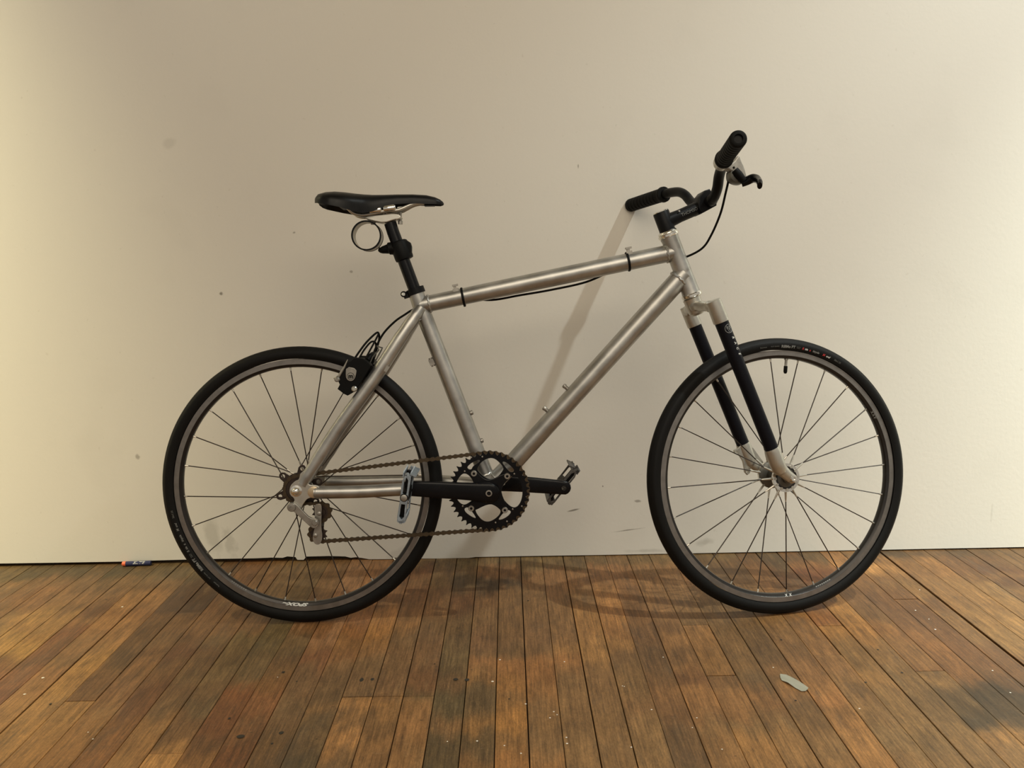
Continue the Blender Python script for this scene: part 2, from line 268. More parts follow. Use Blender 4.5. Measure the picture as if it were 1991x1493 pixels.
SAMP = [(-1.283,-0.149,0.1311,0.0688,0.0279),(-1.324,-0.079,0.0942,0.0595,0.0251),(-1.21,-0.293,0.1365,0.0657,0.0238),(-1.19,-0.226,0.1439,0.068,0.0274),(-1.13,-0.391,0.1783,0.0888,0.031),(-1.117,-0.435,0.2495,0.1321,0.0388),(-1.094,-0.339,0.2367,0.1244,0.0408),(-1.083,-0.231,0.1658,0.0837,0.0326),(-1.089,-0.11,0.1194,0.0629,0.0255),(-1.072,-0.492,0.297,0.1568,0.0436),(-1.056,-0.379,0.2147,0.1099,0.0364),(-1.038,-0.25,0.1578,0.0785,0.0306),(-1.006,-0.626,0.1869,0.0768,0.0287),(-0.99,-0.502,0.1176,0.0458,0.0182),(-0.992,-0.44,0.1422,0.0542,0.0196),(-0.996,-0.302,0.0818,0.0373,0.0154),(-1.006,-0.171,0.1089,0.0562,0.024),(-0.97,-0.689,0.1193,0.0427,0.0174),(-0.967,-0.574,0.1172,0.0542,0.0231),(-0.923,-0.752,0.2901,0.1449,0.0488),(-0.912,-0.674,0.2642,0.1282,0.0444),(-0.93,-0.471,0.218,0.108,0.0376),(-0.929,-0.264,0.2289,0.1105,0.0374),(-0.963,-0.145,0.1493,0.0804,0.0315),(-0.863,-0.857,0.3215,0.1573,0.0447),(-0.87,-0.703,0.3498,0.1803,0.0539),(-0.866,-0.571,0.3345,0.1691,0.0492),(-0.868,-0.402,0.2549,0.1217,0.0398),(-0.862,-0.341,0.2062,0.0924,0.0295),(-0.823,-0.689,0.0937,0.0435,0.0175),(-0.83,-0.554,0.0744,0.0388,0.0165),(-0.829,-0.418,0.0885,0.0433,0.0159),(-0.825,-0.31,0.0568,0.0285,0.0129),(-0.811,-0.766,0.2582,0.1309,0.0422),(-0.813,-0.858,0.2597,0.1263,0.0376),(-0.755,-0.718,0.2037,0.0935,0.0325),(-0.749,-0.606,0.1866,0.0876,0.0301),(-0.742,-0.478,0.1406,0.0722,0.0281),(-0.752,-0.882,0.2615,0.121,0.0344),(-0.704,-0.883,0.1846,0.0732,0.0205),(-0.701,-0.72,0.1184,0.0478,0.0173),(-0.691,-0.534,0.1132,0.0483,0.018),(-0.64,-0.864,0.2605,0.1277,0.0404),(-0.647,-0.721,0.1392,0.073,0.0288),(-0.644,-0.58,0.1191,0.0619,0.0242),(-0.603,-0.865,0.114,0.0579,0.0234),(-0.579,-0.924,0.3485,0.1744,0.0543),(-1.255,-0.042,0.0584,0.0381,0.0166),(-1.061,-0.051,0.0671,0.0454,0.0206),(-0.907,-0.059,0.1051,0.069,0.0315),(-1.359,-0.026,0.095,0.0585,0.0236),(-0.599,-0.576,0.1221,0.0719,0.0279),(-0.663,-0.42,0.1709,0.0826,0.0298),(-0.562,-0.747,0.1288,0.0816,0.0357),(-0.551,-0.623,0.1462,0.0899,0.0366),(-0.508,-0.729,0.2043,0.073,0.022),(-0.52,-0.786,0.1448,0.0568,0.0198),(-0.482,-0.75,0.2686,0.1082,0.0379),(-0.474,-0.669,0.1918,0.0871,0.0268),(-0.485,-0.92,0.1525,0.0594,0.019),(-0.55,-0.478,0.1293,0.0835,0.032),(-0.489,-0.532,0.1241,0.0759,0.0305),(-0.431,-0.751,0.1475,0.0893,0.039),(-0.422,-0.891,0.1315,0.0691,0.0243),(-0.411,-0.672,0.1715,0.0944,0.0408),(-0.367,-0.893,0.1181,0.0693,0.029),(-0.393,-0.826,0.1461,0.0781,0.0318),(-0.42,-0.43,0.329,0.1623,0.0679),(-0.397,-0.56,0.1922,0.0803,0.0316),(-0.369,-0.512,0.2414,0.1145,0.037),(-0.349,-0.715,0.1374,0.0779,0.0331),(-0.351,-0.844,0.1104,0.0706,0.032),(-0.35,-0.924,0.0947,0.0622,0.0288),(-0.31,-0.862,0.3964,0.1893,0.0621),(-0.308,-0.774,0.3709,0.1776,0.0574),(-0.317,-0.61,0.1717,0.0958,0.0398),(-0.3,-0.435,0.3191,0.146,0.0415),(-0.355,-0.422,0.2667,0.11,0.0354),(-0.275,-0.794,0.1831,0.098,0.0367),(-0.232,-0.678,0.1666,0.0891,0.0378),(-0.24,-0.831,0.1412,0.0754,0.0293),(-0.245,-0.491,0.1771,0.0967,0.0392),(-0.193,-0.832,0.2995,0.1453,0.0524),(-0.198,-0.554,0.1891,0.0947,0.0381),(-0.171,-0.677,0.1738,0.0821,0.0326),(-0.167,-0.832,0.2861,0.1387,0.048),(-0.122,-0.557,0.1305,0.0844,0.034),(-0.125,-0.734,0.1049,0.0726,0.0317),(-0.103,-0.88,0.0963,0.0625,0.0264),(-0.115,-0.415,0.1512,0.0826,0.0306),(-0.071,-0.736,0.1136,0.0695,0.0295),(-0.063,-0.526,0.1714,0.085,0.0338),(-0.053,-0.903,0.096,0.0585,0.0243),(-0.11,-0.155,0.103,0.0625,0.0256),(-0.05,-0.178,0.0584,0.0346,0.0155),(-0.078,-0.096,0.2333,0.1157,0.0448),(-0.017,-0.42,0.1781,0.0919,0.034),(-0.017,-0.298,0.1901,0.0984,0.0363),(-0.023,-0.561,0.1275,0.0759,0.0321),(-0.008,-0.683,0.2851,0.1305,0.0374),(-0.011,-0.837,0.3395,0.1551,0.0411),(-0.018,-0.945,0.2778,0.1237,0.0368),(0.01,-0.6,0.3154,0.1368,0.0425),(0.046,-0.496,0.1765,0.0897,0.0351),(0.041,-0.656,0.2289,0.1002,0.0312),(0.035,-0.839,0.1685,0.0892,0.0333),(0.07,-0.885,0.1861,0.1008,0.0391),(0.097,-0.424,0.1991,0.1017,0.0375),(0.11,-0.688,0.1768,0.0949,0.0361),(0.178,-0.428,0.2612,0.1261,0.0381),(0.152,-0.534,0.2731,0.1352,0.042),(0.218,-0.445,0.3101,0.1397,0.042),(0.165,-0.69,0.1848,0.0952,0.0353),(0.161,-0.843,0.1851,0.098,0.036),(-0.184,-0.152,0.2237,0.1288,0.0497),(-0.224,-0.12,0.1641,0.0696,0.0241),(-0.23,-0.244,0.1714,0.0776,0.0279),(-0.18,-0.291,0.1856,0.0902,0.0317),(-0.128,-0.293,0.1155,0.0486,0.0163),(0.07,-0.302,0.1691,0.0873,0.0324),(0.095,-0.145,0.2222,0.1077,0.0396),(-0.115,-0.03,0.2003,0.131,0.0512),(0.042,-0.027,0.1706,0.1039,0.0383),(0.158,-0.038,0.1428,0.083,0.0314),(-0.194,-0.026,0.172,0.0997,0.0359),(0.294,-0.104,0.2504,0.1142,0.0397),(0.366,-0.107,0.2815,0.1243,0.0428),(0.328,-0.106,0.1613,0.0927,0.0341),(0.288,-0.47,0.1471,0.0722,0.0275),(0.296,-0.605,0.1295,0.0674,0.0261),(0.21,-0.691,0.1681,0.0899,0.0325),(0.274,-0.799,0.1801,0.0874,0.032),(0.201,-0.89,0.2131,0.1161,0.043),(0.306,-0.893,0.1331,0.0719,0.0288),(0.391,-0.51,0.2362,0.113,0.0372),(0.405,-0.64,0.2097,0.1015,0.0321),(0.364,-0.751,0.2323,0.109,0.0359),(0.391,-0.896,0.2682,0.129,0.0381),(0.391,-0.803,0.1965,0.0928,0.0305),(0.335,-0.696,0.1323,0.0604,0.0226),(0.452,-0.512,0.1491,0.0794,0.0289),(0.446,-0.7,0.1291,0.0706,0.0262),(0.428,-0.852,0.1685,0.0957,0.0362),(0.508,-0.479,0.1244,0.0664,0.0245),(0.509,-0.582,0.1132,0.0594,0.0218),(0.507,-0.807,0.1316,0.0704,0.0264),(0.547,-0.646,0.1029,0.0588,0.0236),(0.582,-0.445,0.1713,0.0836,0.0274),(0.576,-0.647,0.2569,0.1122,0.0355),(0.55,-0.758,0.2889,0.1244,0.0384),(0.542,-0.085,0.1121,0.0564,0.0199),(0.618,-0.088,0.1365,0.0598,0.0191),(0.674,-0.091,0.0554,0.0301,0.0117),(0.724,-0.115,0.1835,0.0781,0.0235),(0.769,-0.148,0.0997,0.0322,0.0108),(0.32,-0.03,0.1434,0.0823,0.0302),(0.515,-0.034,0.124,0.0715,0.0247),(0.71,-0.038,0.0737,0.0411,0.0151),(0.939,-0.175,0.1379,0.0618,0.0196),(0.924,-0.123,0.3202,0.15,0.0449),(1.009,-0.105,0.1542,0.0697,0.0208),(1.066,-0.108,0.1767,0.0796,0.0237),(1.142,-0.112,0.087,0.0385,0.0128),(1.235,-0.084,0.0871,0.0383,0.0122),(1.324,-0.066,0.1037,0.0499,0.0158),(0.88,-0.27,0.1255,0.0568,0.0177),(0.885,-0.376,0.1083,0.0459,0.0145),(0.918,-0.48,0.0927,0.0399,0.0139),(0.851,-0.296,0.1003,0.0421,0.0135),(0.994,-0.256,0.1555,0.0778,0.0253),(0.982,-0.482,0.1717,0.0827,0.0262),(1.038,-0.277,0.1588,0.0739,0.022),(1.125,-0.281,0.1644,0.0823,0.0259),(1.232,-0.19,0.1376,0.0641,0.0193),(1.024,-0.521,0.1888,0.096,0.0301),(1.213,-0.158,0.0703,0.0264,0.0094),(1.233,-0.22,0.0636,0.0263,0.0095),(0.735,-0.394,0.2685,0.1193,0.0292),(0.759,-0.473,0.2416,0.1076,0.0283),(0.702,-0.408,0.1588,0.0621,0.0191),(0.791,-0.396,0.0983,0.0474,0.0163),(0.761,-0.58,0.1653,0.0835,0.0268),(0.75,-0.732,0.1641,0.0858,0.028),(0.741,-0.883,0.1763,0.0939,0.0303),(0.806,-0.581,0.1342,0.0714,0.0231),(0.829,-0.498,0.1739,0.0739,0.0207),(0.836,-0.582,0.177,0.0727,0.021),(0.804,-0.761,0.0778,0.0444,0.0163),(0.845,-0.762,0.053,0.032,0.0125),(0.885,-0.764,0.0432,0.0267,0.0112),(0.834,-0.853,0.0451,0.03,0.0129),(0.825,-0.695,0.0379,0.0238,0.0095),(0.859,-0.597,0.1525,0.0662,0.0195),(0.867,-0.696,0.1518,0.0626,0.0179),(0.926,-0.586,0.1101,0.047,0.0154),(0.964,-0.652,0.1317,0.0575,0.018),(0.642,-0.755,0.1631,0.0851,0.0297),(0.673,-0.808,0.1889,0.1009,0.0339),(0.607,-0.901,0.1985,0.1138,0.0423),(0.731,-0.948,0.1906,0.1035,0.0362),(0.598,-0.726,0.2514,0.1173,0.0368),(0.579,-0.877,0.3205,0.147,0.0434),(0.576,-0.943,0.2858,0.1344,0.0399),(0.791,-0.705,0.3021,0.1494,0.0452),(0.822,-0.917,0.2859,0.1374,0.0388),(0.784,-0.962,0.2037,0.1082,0.0364),(0.545,-0.899,0.2156,0.1157,0.0412),(0.537,-0.853,0.1678,0.0864,0.0295),(1.019,-0.039,0.0593,0.0322,0.0124),(1.181,-0.036,0.0628,0.0326,0.0115),(1.317,-0.043,0.0822,0.0407,0.0132)]
from mathutils.noise import noise as mnoise
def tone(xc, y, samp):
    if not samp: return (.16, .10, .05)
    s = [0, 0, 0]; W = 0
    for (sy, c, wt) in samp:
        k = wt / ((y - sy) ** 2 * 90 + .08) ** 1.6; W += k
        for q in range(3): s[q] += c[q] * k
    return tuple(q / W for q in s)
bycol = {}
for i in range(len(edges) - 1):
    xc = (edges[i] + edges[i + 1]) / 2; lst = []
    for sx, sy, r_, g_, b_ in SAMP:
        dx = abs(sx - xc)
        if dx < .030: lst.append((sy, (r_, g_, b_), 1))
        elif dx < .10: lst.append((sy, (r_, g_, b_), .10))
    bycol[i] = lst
def board(x0, x1, y0, y1, col, jt, back):
    gap = .0062 if abs(x1 - 1.0015) < .001 else (.0026 if abs(x1 + .9004) < .004 else rnd.choice([.0003, .0006, .0012, .0016]))
    xa, xb = x0 + .0004, x1 - gap; vs = []; fs = []; cols = []; zz = rnd.uniform(-.0006, .0004); pt = rnd.uniform(.93, 1.07)
    xs = [xa, xa + .0007] + [xa + (xb - xa) * q for q in (.2, .4, .6, .8)] + [xb - .0007, xb]; dz = [-.0008, 0, 0, 0, 0, 0, 0, -.0008]; nx = 8
    ys = [y0 + .0008]
    while ys[-1] < y1 - .02: ys.append(ys[-1] + (.012 if ys[-1] > -1.1 else .15))
    ys = [y for y in ys if y < y1 - .006] + [y1 - .0008]; ny = len(ys) - 1
    for j, y in enumerate(ys):
        for k in range(nx):
            q = Vector((xs[k] * 22, y * 9, 3.1)); jy = max(y0 - .02, min(y1 + .02, y + .045 * mnoise(q) + .030 * mnoise(q * 3.1)))
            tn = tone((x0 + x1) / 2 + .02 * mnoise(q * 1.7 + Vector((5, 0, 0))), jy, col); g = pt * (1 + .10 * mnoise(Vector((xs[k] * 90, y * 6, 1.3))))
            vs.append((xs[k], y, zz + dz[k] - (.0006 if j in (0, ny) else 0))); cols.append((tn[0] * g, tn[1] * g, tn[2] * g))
    for j in range(ny):
        for k in range(nx - 1): fs.append((j * nx + k, j * nx + k + 1, (j + 1) * nx + k + 1, (j + 1) * nx + k))
    n0 = len(vs)
    for j in (0, ny):
        for k in (0, nx - 1): vs.append((xs[k], vs[j * nx][1], -.018)); cols.append(tn)
    fs += [tuple([n0, n0 + 2] + [j * nx for j in range(ny, -1, -1)]), tuple([n0 + 3, n0 + 1] + [j * nx + nx - 1 for j in range(ny + 1)]), tuple([n0 + 1, n0] + list(range(nx))), tuple([n0 + 2, n0 + 3] + [ny * nx + k for k in range(nx - 1, -1, -1)])]
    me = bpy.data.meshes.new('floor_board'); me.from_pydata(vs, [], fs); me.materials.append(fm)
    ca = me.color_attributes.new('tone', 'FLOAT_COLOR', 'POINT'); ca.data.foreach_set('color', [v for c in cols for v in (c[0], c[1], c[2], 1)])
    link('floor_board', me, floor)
for i in range(len(edges) - 1):
    x0, x1 = edges[i], edges[i + 1]; js = None
    for k, v in known.items():
        if abs(k - x0) < .012: js = v
    if js is None: js = [rnd.choice([-1.15, -1.3, -1.5, -1.25])]
    ys = [-3.2] + sorted(js)
    if ys[1] > -1.0: ys.insert(1, ys[1] - rnd.uniform(.9, 1.3))
    ys = ys + [.03]
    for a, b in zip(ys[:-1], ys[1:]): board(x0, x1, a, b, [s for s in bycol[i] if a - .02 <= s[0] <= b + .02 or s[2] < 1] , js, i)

nm = mat('dark_nail_mark', (.022, .017, .010, 1), .7)
for x, y, a_, b_ in [(-0.2976,-0.6665,0.004,0.0077),(-0.2768,-0.6652,0.0036,0.0055),(-0.1143,-0.6713,0.0048,0.005),(-0.0922,-0.6741,0.0048,0.0055),(-0.4056,-0.8487,0.0044,0.005),(-0.4126,-0.8814,0.0024,0.0028),(-0.4592,-0.6294,0.0032,0.0039),(-0.4232,-0.6679,0.002,0.0022),(0.0355,-0.2968,0.0024,0.0028),(0.7458,-0.5789,0.002,0.0022),(0.5641,-0.5266,0.0024,0.0028),(0.5118,-0.7726,0.002,0.0022),(0.6648,-0.712,0.0024,0.0028),(-0.5116,-0.7987,0.0024,0.0033),(-0.4731,-0.8576,0.0072,0.0055),(-0.0107,-0.7486,0.0016,0.0022),(-0.1607,-0.6064,0.0016,0.0022),(-0.8644,-0.7368,0.0024,0.0028),(0.7503,-0.677,0.0024,0.0028)]:
    mb = MB(); mb.add([(x + a_ * cos(2 * pi * k / 12) * (1 + .15 * sin(3 * k + x * 99)), y + b_ * sin(2 * pi * k / 12), .0006) for k in range(12)] + [(x, y, .0009)], [(k, (k + 1) % 12, 12) for k in range(12)]); mb.build('nail_mark', nm, floor, smooth=False)
# ------------------------------------------------------------------ small things on the floor
def tag(o, label, cat, group=None, kind=None):
    o['label'] = label; o['category'] = cat
    if group: o['group'] = group
    if kind: o['kind'] = kind
dart = empty('foam_dart', None, Matrix.Translation((-1.014, -.0125, .0068)) @ Matrix.Rotation(.06, 4, 'Z'))
tag(dart, 'navy blue foam dart with orange tip lying against the foot of the wall', 'foam dart')
mb = MB(); lathe(mb, (-.030, 0, 0), (.036, 0, 0), [(0, .0062), (.066, .0062), (.066, .0030), (.058, .0030)], 24); mb.build('foam_body', M['dart_blue'], dart)
mb = MB(); lathe(mb, (-.040, 0, 0), (-.030, 0, 0), [(0, .0045), (.0015, .0062), (.0095, .0064), (.010, .0060)], 24); mb.build('dart_tip', M['dart_orange'], dart)
vs, fs = text_mesh('ELITE', .0095, .0001, .35, .0003); mb = MB()
mb.add([(.004 + v.x * 1.35, -(.0064 + v.z) * cos(v.y / .0064 + .55), (.0064 + v.z) * sin(v.y / .0064 + .55)) for v in vs], fs); mb.build('dart_print', M['white'], dart, smooth=False)
# translucent strip of tape
tm = bpy.data.materials.new('translucent_tape'); tm.use_nodes = True; tp = tm.node_tree.nodes['Principled BSDF']; tp.inputs['Base Color'].default_value = (.38, .37, .29, 1); tp.inputs['Roughness'].default_value = .3; tp.inputs['Alpha'].default_value = .72
TL = [(.5105, -.6880), (.5130, -.6790), (.5190, -.6765), (.5250, -.6780), (.5330, -.6930), (.5400, -.7080), (.5470, -.7200), (.5500, -.7300), (.5450, -.7390), (.5400, -.7430), (.5330, -.7420), (.5260, -.7300), (.5170, -.7130), (.5095, -.7000)]
mb = MB(); n = len(TL); zf = lambda i: .0012 + .0022 * max(0, sin(i * 1.7))
vs = [(x, y, zf(i)) for i, (x, y) in enumerate(TL)] + [(x, y, zf(i) + .0004) for i, (x, y) in enumerate(TL)] + [(.528, -.709, .0016), (.528, -.709, .0020)]
fs = [((i + 1) % n, i, 2 * n) for i in range(n)] + [(n + i, n + (i + 1) % n, 2 * n + 1) for i in range(n)] + [(i, (i + 1) % n, n + (i + 1) % n, n + i) for i in range(n)]
mb.add(vs, fs); o = mb.build('tape_strip', tm); tag(o, 'short crinkled strip of translucent tape lying on the floor boards', 'tape')
# scattered paint specks
SP = [(-0.9307,-0.2901,0.0027),(-0.934,-0.6347,0.0032),(-0.9336,-0.6986,0.0027),(-0.7271,-0.8572,0.0018),(-0.7463,-0.8357,0.0014),(-0.0292,-0.5938,0.0023),(-0.0423,-0.682,0.0027),(0.1005,-0.6076,0.0018),(0.0193,-0.7679,0.002),(0.0695,-0.7962,0.0018),(0.0744,-0.8068,0.0014),(0.0611,-0.8166,0.0018),(-0.0649,-0.8851,0.002),(0.086,-0.8792,0.0018),(0.0856,-0.8977,0.002),(-0.0188,-0.9003,0.0016),(0.0084,-0.9235,0.0018),(0.3018,-0.5955,0.0016),(0.2077,-0.7109,0.0014),(0.2451,-0.7953,0.0018),(0.1914,-0.9117,0.0018),(0.3199,-0.8254,0.0015),(0.34,-0.9224,0.0016),(0.5094,-0.647,0.0016),(0.9122,-0.3915,0.002),(0.9193,-0.4389,0.0014),(0.907,-0.4908,0.0023),(0.615,-0.8047,0.0018),(0.9267,-0.6754,0.0018),(0.9114,-0.7593,0.0018),(0.978,-0.2742,0.0018),(-0.1153,-0.885,0.0014),(0.305,-0.8563,0.0014),(0.2041,-0.7088,0.0012),(-0.4649,-0.6501,0.0013)]
mb = MB()
for i, (x, y, r) in enumerate(SP):
    n = 6; vs = [(x + r * cos(2 * pi * k / n + i) * (1 + .3 * sin(k * 5 + i)), y + r * .9 * sin(2 * pi * k / n + i), .0006) for k in range(n)] + [(x, y, .0016)]
    mb.add(vs, [(k, (k + 1) % n, n) for k in range(n)])
o = mb.build('paint_specks', mat('white_paint_fleck', (.75, .70, .60, 1), .6), smooth=False); tag(o, 'tiny white paint flecks scattered over the floor boards', 'paint flecks', kind='stuff')

# ------------------------------------------------------------------ the bicycle
BX, BL, BU = Vector((0.99993217, 0.01164737, 0)), Vector((-0.01161875, 0.99747577, -0.07005066)), Vector((-8.159e-4, 0.07004591, 0.99754344))
REAR = Vector((-0.46533446, -0.36904819, 0.31077409))
G = REAR + BX * .535 - BU * .3108
bike = empty('bicycle', None, Matrix(((BX.x, BL.x, BU.x, G.x), (BX.y, BL.y, BU.y, G.y), (BX.z, BL.z, BU.z, G.z), (0, 0, 0, 1))))
bike['label'] = 'silver unpainted bicycle with black fork leaning on the white wall'; bike['category'] = 'bicycle'
def B(x, z, w=0.0): return Vector(((x - 535) / 1000, w / 1000, (z + 310.8) / 1000))
def BM(x, z, w=0.0, m=None):
    t = Matrix.Translation(B(x, z, w)); return t @ m if m is not None else t
def S3(x, z, w=0.0): return Vector((x / 1000, w / 1000, z / 1000))
_rot = Matrix.Rotation(0.18414, 4, Vector((-cos(radians(69)), 0, sin(radians(69)))))
_pa = B(874.8, 407.1)
STEER = Matrix.Translation(_pa + _rot.to_3x3() @ (B(1070.31, -1.2) - _pa)) @ _rot
def wrap_text(name, s, size, A, d, r, parent, m, phi=0.0, lift=.0004, shear=0.0, bold=0.0, mtx=None, upright=False):
    """text on the camera-side face of a tube: A start point (vector), d unit direction in the X-Z plane"""
    vs, fs = text_mesh(s, size, .0001, shear, bold); d = Vector(d).normalized(); e = Vector((-d.z, 0, d.x)); out = []
    for v in vs:
        x, y = (v.x, v.y) if not upright else (-v.y, v.x)
        a = y / r + phi; out.append(A + d * x + e * ((r + lift + v.z) * sin(a)) + Vector((0, -(r + lift + v.z) * cos(a), 0)))
    mb = MB(); mb.add(out, fs); return mb.build(name, m, parent, mtx, smooth=False)
def arc_text(name, s, size, Rc, a0, parent, m, wfun, shear=0.0, bold=0.0, sx=1.0):
    vs, fs = text_mesh(s, size, .0001, shear, bold); out = []
    for v in vs:
        a = a0 + v.x * sx / Rc; rho = Rc + v.y; out.append((rho * sin(a), wfun(rho) - .0003 - v.z, rho * cos(a)))
    mb = MB(); mb.add(out, fs); return mb.build(name, m, parent, smooth=False)

# ---- wheels
tire_prof = []
for k in range(25):
    a = radians(-128 + 256 * k / 24); tire_prof.append((.2955 + .016 * cos(a), .016 * sin(a)))
tire_prof = [(r - (.0009 if abs(abs(w) - .0118) < .0016 else 0), w) for r, w in tire_prof]
rim_prof = [(.2835, -.0100), (.2725, -.0100), (.2718, -.0094), (.2668, -.0072), (.2655, -.0040), (.2655, .0040), (.2668, .0072), (.2718, .0094), (.2725, .0100), (.2835, .0100), (.2835, .0080), (.281, .0078), (.281, -.0078), (.2835, -.0080)]
def sidewall(rho): return -sqrt(max(1e-8, .016 ** 2 - (rho - .2955) ** 2))
def rimface(rho): return -(.0072 + (rho - .2668) / .005 * .0022)
def spoke_mesh(L):
    mb = MB(); lathe(mb, (0, 0, 0), (1, 0, 0), [(-.002, .0026), (.004, .0028), (.022, .0021), (.028, .0015)], 8, 0)
    lathe(mb, (0, 0, 0), (1, 0, 0), [(.027, .00125), (L - .006, .00125)], 6, 1)
    lathe(mb, (0, 0, 0), (1, 0, 0), [(L - .007, .0018), (L + .002, .0024)], 8, 0); return mb
def wheel(name, mtx, phase, front):
    w = empty(name, bike, mtx)
    mb = MB(); ringlathe(mb, tire_prof, 144); mb.build('tire', M['tread'], w, angle=60)
    mb = MB(); n = len(rim_prof); ringlathe(mb, rim_prof, 144)
    for i in range(len(mb.f)):
        k = i % n; mb.m[i] = 0 if k in (0, 8) else 1
    mb.build('rim', [M['track'], M['rimdark']], w, angle=30)
    proto = None
    for k in range(24):
        a = radians(phase + 15 * k); near = k % 2 == 0
        if front: hr, hw, b = .027, (-.030 if near else .030), a
        else:
            hw = -.019 if near else .034; hr = .024 if near else .026
            b = a + radians(72) * (1 if (k // 2) % 2 == 0 else -1) if near else a + radians(8) * (1 if (k // 2) % 2 else -1)
        H = Vector((hr * sin(b), hw, hr * cos(b))); R_ = Vector((.2655 * sin(a), hw * .03, .2655 * cos(a)))
        m, L = frame_at(H, R_)
        key = round(L, 3)
        if proto is None: proto = {}
        if key not in proto: proto[key] = spoke_mesh(L).build('spoke', [M['cast'], M['spoke']], w, m); continue
        o = proto[key].copy(); COL.objects.link(o); o.parent = w; o.matrix_local = m
    return w
fw = wheel('front_wheel', STEER, -3, True)
rw = wheel('rear_wheel', BM(0, 0), -4, False)
# front hub
mb = MB(); lathe(mb, (0, -.058, 0), (0, .058, 0), [(0, .006), (.004, .009), (.012, .009), (.013, .011), (.020, .012), (.022, .022), (.023, .031), (.029, .0315), (.032, .028), (.034, .015), (.082, .015), (.084, .028), (.087, .0315), (.093, .031), (.094, .022), (.096, .012), (.104, .010), (.116, .008)], 40)
hub = mb.build('hub', M['darkgrey'], fw)
for y0_, y1_ in ((-.0362, -.0300), (.0300, .0362)):
    mb = MB(); ringlathe(mb, [(.0320, y0_), (.0320, y1_), (.0255, y1_), (.0255, y0_)], 48); mb.build('hub_flange', M['polished'], fw)
for y in (-.0362, .0354):
    mb = MB(); ringlathe(mb, [(.0256, y), (.0256, y + .0008), (.0125, y + .0008), (.0125, y)], 40); mb.build('flange_face', M['rimdark'], fw)
mb = MB(); lathe(mb, (0, -.003, 0), (0, .003, 0), [(0, .0034), (.006, .0034)], 10); sh = mb.build('spoke_head', M['cast'], fw, Matrix.Translation((.0265 * sin(radians(-3)), -.0345, .0265 * cos(radians(-3)))))
for k in range(1, 12):
    a = radians(-3 + 30 * k); o = sh.copy(); COL.objects.link(o); o.parent = fw; o.matrix_local = Matrix.Translation((.0265 * sin(a), -.0345, .0265 * cos(a)))
# valve
mb = MB(); a = radians(5.5)
def rp(r, a, w=0): return Vector((r * sin(a), w, r * cos(a)))
lathe(mb, rp(.266, a), rp(.24, a), [(0, .0045), (.003, .0045), (.0035, .003), (.018, .003)], 12, 0)
lathe(mb, rp(.266, a), rp(.24, a), [(.017, .0042), (.030, .0042), (.034, .0025)], 12, 1); mb.build('valve', [M['dull'], M['plastic']], fw)
# rear hub, cog and carrier
mb = MB(); lathe(mb, (0, -.062, 0), (0, .064, 0), [(0, .010), (.014, .011), (.016, .019), (.038, .019), (.040, .0255), (.045, .0265), (.048, .018), (.092, .014), (.094, .028), (.099, .028), (.101, .014), (.118, .011), (.126, .009)], 36)
mb.build('hub', M['dull'], rw)
def gear(n, ro, ri_t, z=0): # toothed outline
    o = []
    for k in range(n):
        for f, r in ((.0, ri_t), (.22, ri_t + (ro - ri_t) * .35), (.38, ro), (.46, ro), (.62, ri_t + (ro - ri_t) * .35), (.84, ri_t)):
            a = 2 * pi * (k + f) / n; o.append((r * cos(a), r * sin(a)))
    return o
mb = MB(); plate(mb, [gear(15, 34, 28)], .0022, -.045); lathe(mb, (0, -.050, 0), (0, -.040, 0), [(0, .017), (.010, .021)], 24); mb.build('cog', M['cog'], rw)
carr = []
for k in range(72):
    a = 2 * pi * k / 72; lob = max(0, cos(6 * a)) ** .6; carr.append(((36 + 18 * lob) * cos(a + .35), (36 + 18 * lob) * sin(a + .35)))
mb = MB(); plate(mb, [carr] + [circ(45 * cos(2 * pi * k / 6 + .35), 45 * sin(2 * pi * k / 6 + .35), 4.5, 10) for k in range(6)] + [circ(27 * cos(2 * pi * k / 6 + .35), 27 * sin(2 * pi * k / 6 + .35), 5, 10) for k in range(6)], .004, -.036, .0005); mb.build('cog_carrier', M['cog'], rw)
# print on the tyres and rims
for wh, off in ((fw, 0), (rw, 229.8)):
    A = lambda d: radians(d + off)
    arc_text('sidewall_print', 'Panaracer', .0042, .2925, A(-7.3), wh, M['dimwhite'], sidewall)
    arc_text('sidewall_print', 'FLAT GUARD', .0034, .2925, A(-1.8), wh, M['dimwhite'], sidewall)
    arc_text('sidewall_print', 'RiBMo PT', .0082, .2920, A(4.5), wh, M['grey'], sidewall, bold=.00025)
    arc_text('sidewall_print', 'PROTEX\nSHIELD', .0026, .2920, A(9.4), wh, M['dimwhite'], sidewall)
    for s_, d_, m_ in (('R', 11.6, 'red'), ('ide', 13.2, 'white'), ('a', 15.0, 'red'), ('bicycle', 18.0, 'grey'), ('M', 22.0, 'red'), ('ore!', 24.2, 'white')):
        arc_text('sidewall_print', s_, .0072 if m_ == 'red' else .0060, .2918, A(d_), wh, M[m_] if wh is fw else M['dimwhite'], sidewall, shear=.2, bold=.0002)
    arc_text('sidewall_print', '26x1.25', .0056, .2925, A(29.2), wh, M['dimwhite'], sidewall)
arc_text('rim_print', 'SPOX~', .0085, .2692, radians(185), rw, M['white'], rimface, shear=.4, bold=.0004, sx=2.1)
arc_text('rim_print', 'X  X', .0080, .2692, radians(177), fw, M['white'], rimface, bold=.0002)
arc_text('rim_print', '- - - - - - - -', .0085, .2692, radians(158), fw, M['grey'], rimface, bold=.0006)
arc_text('rim_print', '- - - - - - - -', .0085, .2692, radians(214), rw, M['grey'], rimface, bold=.0004)
arc_text('rim_print', 'X X V', .0075, .2692, radians(61), fw, M['grey'], rimface, bold=.0002)

